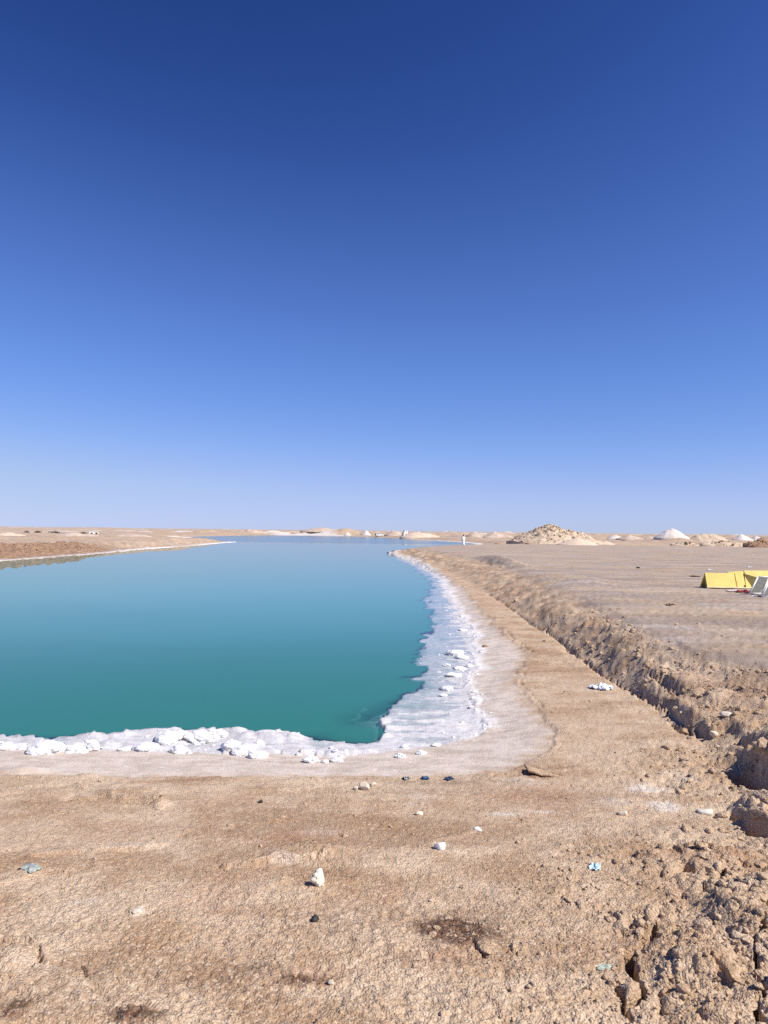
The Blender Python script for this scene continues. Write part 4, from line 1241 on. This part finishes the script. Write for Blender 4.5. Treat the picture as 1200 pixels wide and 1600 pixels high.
def tube(name, pts, r, m, parent, segs=10):
    bm = bmesh.new()
    P = [Vector(p) for p in pts]
    rings = []
    for i, p in enumerate(P):
        d = (P[min(i + 1, len(P) - 1)] - P[max(i - 1, 0)]).normalized()
        a = d.orthogonal().normalized(); b = d.cross(a)
        rings.append([bm.verts.new(p + (a * math.cos(t) + b * math.sin(t)) * r) for t in [k * 2 * math.pi / segs for k in range(segs)]])
    for A_, B_ in zip(rings, rings[1:]):
        for k in range(segs): bm.faces.new((A_[k], A_[(k + 1) % segs], B_[(k + 1) % segs], B_[k]))
    bm.faces.new(rings[0][::-1]); bm.faces.new(rings[-1])
    return bm_obj(name, bm, m, parent, True)
lean_panel(1171, 929, 'grey folding chair with white rim, left of two in front of the yellow boards', -.08)
lean_panel(1190, 933, 'grey folding chair with white rim cut by the right edge of the photo', -.08)
crumple('red_cloth', 'dark red cloth lying below the yellow folded board', 1162, 926, 14, 6, [M['red']], 41, 'cloth', dy=1.4)
crumple('pink_cloth', 'pale pinkish cloth on the ground left of the dark red cloth', 1149, 924, 16, 4, [M['pink'], M['wrapwhite']], 42, 'cloth', dy=1.6)
crumple('white_litter', 'white litter at the foot of the grey chairs', 1180, 931, 8, 3, [M['wrapwhite']], 43, 'litter')

# white car on the far shore
def car(px, Y):
    d = R3 @ Vector(((px - 600) / F, 0, -1.0)); x = d.x / d.y * Y
    t = tag(empty('parked_car', (x, Y, zat(x, Y) + .03), .5), 'small white off-road car parked on the far shore', 'car')
    prof = [(-2.35, .45), (-2.38, .95), (-2.30, 1.12), (-2.18, 1.78), (-2.05, 1.86), (.35, 1.88), (.50, 1.82), (1.02, 1.16), (2.10, 1.02), (2.36, .88), (2.38, .45)]
    bm = bmesh.new()
    for sgn in (1,):
        L = [bm.verts.new((a, -.92 if b < 1.2 else -.80, b)) for a, b in prof]
        R_ = [bm.verts.new((a, .92 if b < 1.2 else .80, b)) for a, b in prof]
        bm.faces.new(L); bm.faces.new(R_[::-1])
        for i in range(len(prof)):
            j = (i + 1) % len(prof)
            bm.faces.new((L[i], R_[i], R_[j], L[j]))
    bmesh.ops.bevel(bm, geom=list(bm.edges), offset=.05, segments=2, affect='EDGES')
    bm_obj('body', bm, M['carwhite'], t)
    for s_ in (-1, 1):
        for a, b in ((-2.02, -1.22), (-1.12, -.32), (-.22, .52)):
            y1, y2 = s_ * .905, s_ * .83
            top = b if b < .4 else .38
            P = [(a, y1, 1.22), (b + (.28 if b > .4 else 0), y1, 1.22), (top, y2, 1.72), (a + .04, y2, 1.72)]
            panel('window', P if s_ < 0 else P[::-1], .03, M['glass'], t, bev=.004)
        for a in (-1.45, 1.42):
            w = lathe('wheel', [(0, -.12), (.20, -.12), (.22, -.10), (.22, .10), (.20, .12), (0, .12)], M['metal'], t)
            w.location = (a, s_ * .82, .38); w.rotation_euler = (math.pi / 2, 0, 0)
            ty = lathe('tyre', [(.22, -.11), (.34, -.13), (.38, -.10), (.38, .10), (.34, .13), (.22, .11)], M['tyre'], w)
        bm = bmesh.new(); box(bm, (2.33, s_ * .62 - .14, .78), (2.40, s_ * .62 + .14, .92), .02); bm_obj('headlight', bm, M['metal'], t)
        bm = bmesh.new(); box(bm, (-2.41, s_ * .74 - .07, .85), (-2.35, s_ * .74 + .07, 1.10), .01); bm_obj('tail_light', bm, M['red'], t)
    panel('windscreen', [(1.03, -.70, 1.20), (1.03, .70, 1.20), (.55, .66, 1.76), (.55, -.66, 1.76)], .03, M['glass'], t, bev=.004)
    panel('rear_window', [(-2.30, .66, 1.24), (-2.30, -.66, 1.24), (-2.21, -.62, 1.70), (-2.21, .62, 1.70)], .03, M['glass'], t, bev=.004)
    bm = bmesh.new(); box(bm, (2.34, -.86, .42), (2.46, .86, .66), .03); bm_obj('bumper', bm, M['tyre'], t)
def lathe(name, prof, m, parent, segs=20):
    bm = bmesh.new()
    rings = [[bm.verts.new((r * math.cos(k * 2 * math.pi / segs), r * math.sin(k * 2 * math.pi / segs), z)) for k in range(segs)] if r > 0 else [bm.verts.new((0, 0, z))] for r, z in prof]
    for A_, B_ in zip(rings, rings[1:]):
        for k in range(segs):
            q = [A_[k % len(A_)], A_[(k + 1) % len(A_)], B_[(k + 1) % len(B_)], B_[k % len(B_)]]
            q = list(dict.fromkeys(q))
            if len(q) > 2: bm.faces.new(q)
    return bm_obj(name, bm, m, parent, True)
car(593, 412)

# whitewashed hut and blocks far off
def hut(px, Y, lab, w, h, towers=True, rz=0.6):
    d = R3 @ Vector(((px - 600) / F, 0, -1.0)); x = d.x / d.y * Y
    t = tag(empty('white_hut', (x, Y, zat(x, Y) - .1), rz), lab, 'hut')
    bm = bmesh.new(); box(bm, (-w / 2, -w * .35, 0), (w / 2, w * .35, h * .62), .05); bm_obj('wall', bm, M['whitewash'], t)
    if towers:
        bm = bmesh.new(); box(bm, (-w * .22, -w * .25, h * .62), (w * .06, w * .2, h), .04); bm_obj('roof_tower', bm, M['whitewash'], t)
        bm = bmesh.new(); box(bm, (w * .2, -w * .25, h * .62), (w * .46, w * .2, h * .88), .04); bm_obj('roof_tower', bm, M['whitewash'], t)
    bm = bmesh.new(); box(bm, (-.3, -w * .35 - .03, 0.02), (.35, -w * .35 + .02, h * .45), .01); bm_obj('dark_doorway', bm, M['glass'], t)  # dark block stands in for the shaded door opening
hut(633, 385, 'white hut with two uneven roof blocks behind the far shore', 2.9, 3.3)
hut(143, 225, 'small plain white hut on the left horizon beside dark scrub', 1.7, 1.5, False)
hut(151, 228, 'second small white hut on the left horizon, the one farther right', 1.2, 1.3, False, .5)

# ------------------------------------------------------------------ person in white standing at the end of the plain
def person(px, py):
    x, y = at(px, py, .02); z = zat(x, y)
    t = tag(empty('person', (x, y, z), math.radians(200)), 'person in a long white robe standing near the far end of the plain', 'person')
    bm = bmesh.new()
    J = {}
    rad_ = {}
    def j(n, p, r): J[n] = bm.verts.new(p); rad_[n] = r
    j('pelvis', (0, 0, .95), .13); j('belly', (0, .005, 1.10), .125); j('chest', (0, .0, 1.30), .15); j('collar', (0, .01, 1.45), .085)
    j('neck', (0, .0, 1.53), .055); j('jaw', (0, -.02, 1.60), .075); j('head', (0, -.005, 1.68), .095); j('crown', (0, .0, 1.74), .075)
    ed = [('pelvis', 'belly'), ('belly', 'chest'), ('chest', 'collar'), ('collar', 'neck'), ('neck', 'jaw'), ('jaw', 'head'), ('head', 'crown')]
    for s_, n in ((-1, 'l'), (1, 'r')):
        j('sh' + n, (s_ * .19, 0, 1.41), .062); j('el' + n, (s_ * .26, .03, 1.13), .045); j('wr' + n, (s_ * .22, -.12, .93), .030); j('pm' + n, (s_ * .21, -.16, .86), .032)
        ed += [('collar', 'sh' + n), ('sh' + n, 'el' + n), ('el' + n, 'wr' + n), ('wr' + n, 'pm' + n)]
        for q in range(4):
            a = (q - 1.5) * .020
            L = (.060, .072, .068, .052)[q]
            j(f'f{q}a' + n, (s_ * .21 + a, -.185, .825), .0105); j(f'f{q}b' + n, (s_ * .21 + a * 1.1, -.185 + .012, .825 - L), .008)
            ed += [('pm' + n, f'f{q}a' + n), (f'f{q}a' + n, f'f{q}b' + n)]
        j('tha' + n, (s_ * .21 - s_ * .035, -.15, .865), .011); j('thb' + n, (s_ * .21 - s_ * .055, -.175, .825), .009)
        ed += [('pm' + n, 'tha' + n), ('tha' + n, 'thb' + n)]
        j('hip' + n, (s_ * .09, 0, .90), .095); j('kn' + n, (s_ * .10, -.02, .50), .062); j('an' + n, (s_ * .10, .02, .09), .040); j('toe' + n, (s_ * .12, -.13, .035), .032)
        ed += [('pelvis', 'hip' + n), ('hip' + n, 'kn' + n), ('kn' + n, 'an' + n), ('an' + n, 'toe' + n)]
    j('nose', (0, -.112, 1.645), .014); ed.append(('head', 'nose'))
    for a, b in ed: bm.edges.new((J[a], J[b]))
    bm.verts.index_update()
    order_ = {v.index: n for n, v in J.items()}
    me = bpy.data.meshes.new('skeleton'); bm.to_mesh(me); bm.free()
    o = bpy.data.objects.new('body', me); C.objects.link(o)
    md = o.modifiers.new('skin', 'SKIN'); md.use_smooth_shade = True
    for i, v in enumerate(me.skin_vertices[0].data):
        r = rad_[order_[i]]; v.radius = (r, r * (.75 if order_[i] in ('chest', 'belly', 'pelvis') else 1))
        v.use_root = order_[i] == 'pelvis'
    o.modifiers.new('sub', 'SUBSURF').levels = 2
    o.modifiers['sub'].render_levels = 2
    dg = bpy.context.evaluated_depsgraph_get()
    ev = bpy.data.meshes.new_from_object(o.evaluated_get(dg))
    bpy.data.objects.remove(o)
    ev.name = 'body'; ev.materials.clear()
    body = link('body', ev, M['skin'], t, smooth=True)
    # eyes and mouth as small inset pieces of the face
    for s_ in (-1, 1):
        b_ = bmesh.new(); bmesh.ops.create_uvsphere(b_, u_segments=10, v_segments=8, radius=.012)
        e = bm_obj('eye', b_, M['black'], t, True); e.location = (s_ * .033, -.088, 1.675)
        b_ = bmesh.new(); bmesh.ops.create_uvsphere(b_, u_segments=10, v_segments=8, radius=.03)
        e = bm_obj('ear', b_, M['skin'], t, True); e.location = (s_ * .092, .0, 1.655); e.scale = (.35, .6, 1)
    b_ = bmesh.new(); bmesh.ops.create_uvsphere(b_, u_segments=10, v_segments=6, radius=.022)
    e = bm_obj('mouth', b_, M['red'], t, True); e.location = (0, -.083, 1.598); e.scale = (1, .4, .3)
    # hair cap
    V, Fc = ICO[3]
    keep_ = [f for f in Fc if min(V[i][2] + .75 * V[i][1] for i in f) > -.25]
    u = sorted({i for f in keep_ for i in f}); mp = {a: b for b, a in enumerate(u)}
    W = np.array([V[i] * np.array([.120, .130, .122]) * (1 + .05 * mnoise.noise(Vector(V[i]) * 4)) + np.array([0, .006, 1.69]) for i in u])
    h_ = link('hair', mesh_np('hair', W, np.array([[mp[i] for i in f] for f in keep_])), M['hair'], t, smooth=True)
    h_.modifiers.new('thick', 'SOLIDIFY').thickness = .012
    # robe: body of cloth with soft folds, and two sleeves
    segs, V, Fq = 40, [], []
    lev = [(.06, .245, .215), (.25, .23, .20), (.5, .215, .185), (.75, .20, .17), (.95, .195, .16), (1.1, .185, .15), (1.28, .20, .15), (1.40, .205, .125), (1.455, .14, .095), (1.49, .075, .07)]
    for zz_, rx, ry in lev:
        for k in range(segs):
            a = k / segs * 2 * math.pi
            f = 1 + .055 * max(0, (1.0 - zz_)) * math.sin(a * 9 + 1.5 * math.sin(zz_ * 3)) + .02 * math.sin(a * 5 + zz_ * 4)
            V.append((rx * f * math.cos(a), ry * f * math.sin(a), zz_))
    for i in range(len(lev) - 1):
        for k in range(segs): Fq.append((i * segs + k, i * segs + (k + 1) % segs, (i + 1) * segs + (k + 1) % segs, (i + 1) * segs + k))
    rb = link('robe', mesh_np('robe', np.array(V), np.array(Fq)), M['robe'], t, smooth=True)
    rb.modifiers.new('thick', 'SOLIDIFY').thickness = .008
    for s_ in (-1, 1):
        pts = [(s_ * .15, 0, 1.42, .088), (s_ * .215, .01, 1.36, .085), (s_ * .262, .03, 1.13, .078), (s_ * .235, -.07, 1.0, .072), (s_ * .223, -.115, .945, .07)]
        bm = bmesh.new(); rings = []
        for i, p in enumerate(pts):
            a_, b_ = Vector(pts[max(i - 1, 0)][:3]), Vector(pts[min(i + 1, len(pts) - 1)][:3])
            d = (b_ - a_).normalized(); u_ = d.orthogonal().normalized(); w_ = d.cross(u_)
            rings.append([bm.verts.new(Vector(p[:3]) + (u_ * math.cos(q) + w_ * math.sin(q)) * p[3]) for q in [k * 2 * math.pi / 16 for k in range(16)]])
        for A_, B_ in zip(rings, rings[1:]):
            for k in range(16): bm.faces.new((A_[k], A_[(k + 1) % 16], B_[(k + 1) % 16], B_[k]))
        sl = bm_obj('sleeve', bm, M['robe'], t, True)
        sl.modifiers.new('thick', 'SOLIDIFY').thickness = .006
person(724, 852.5)
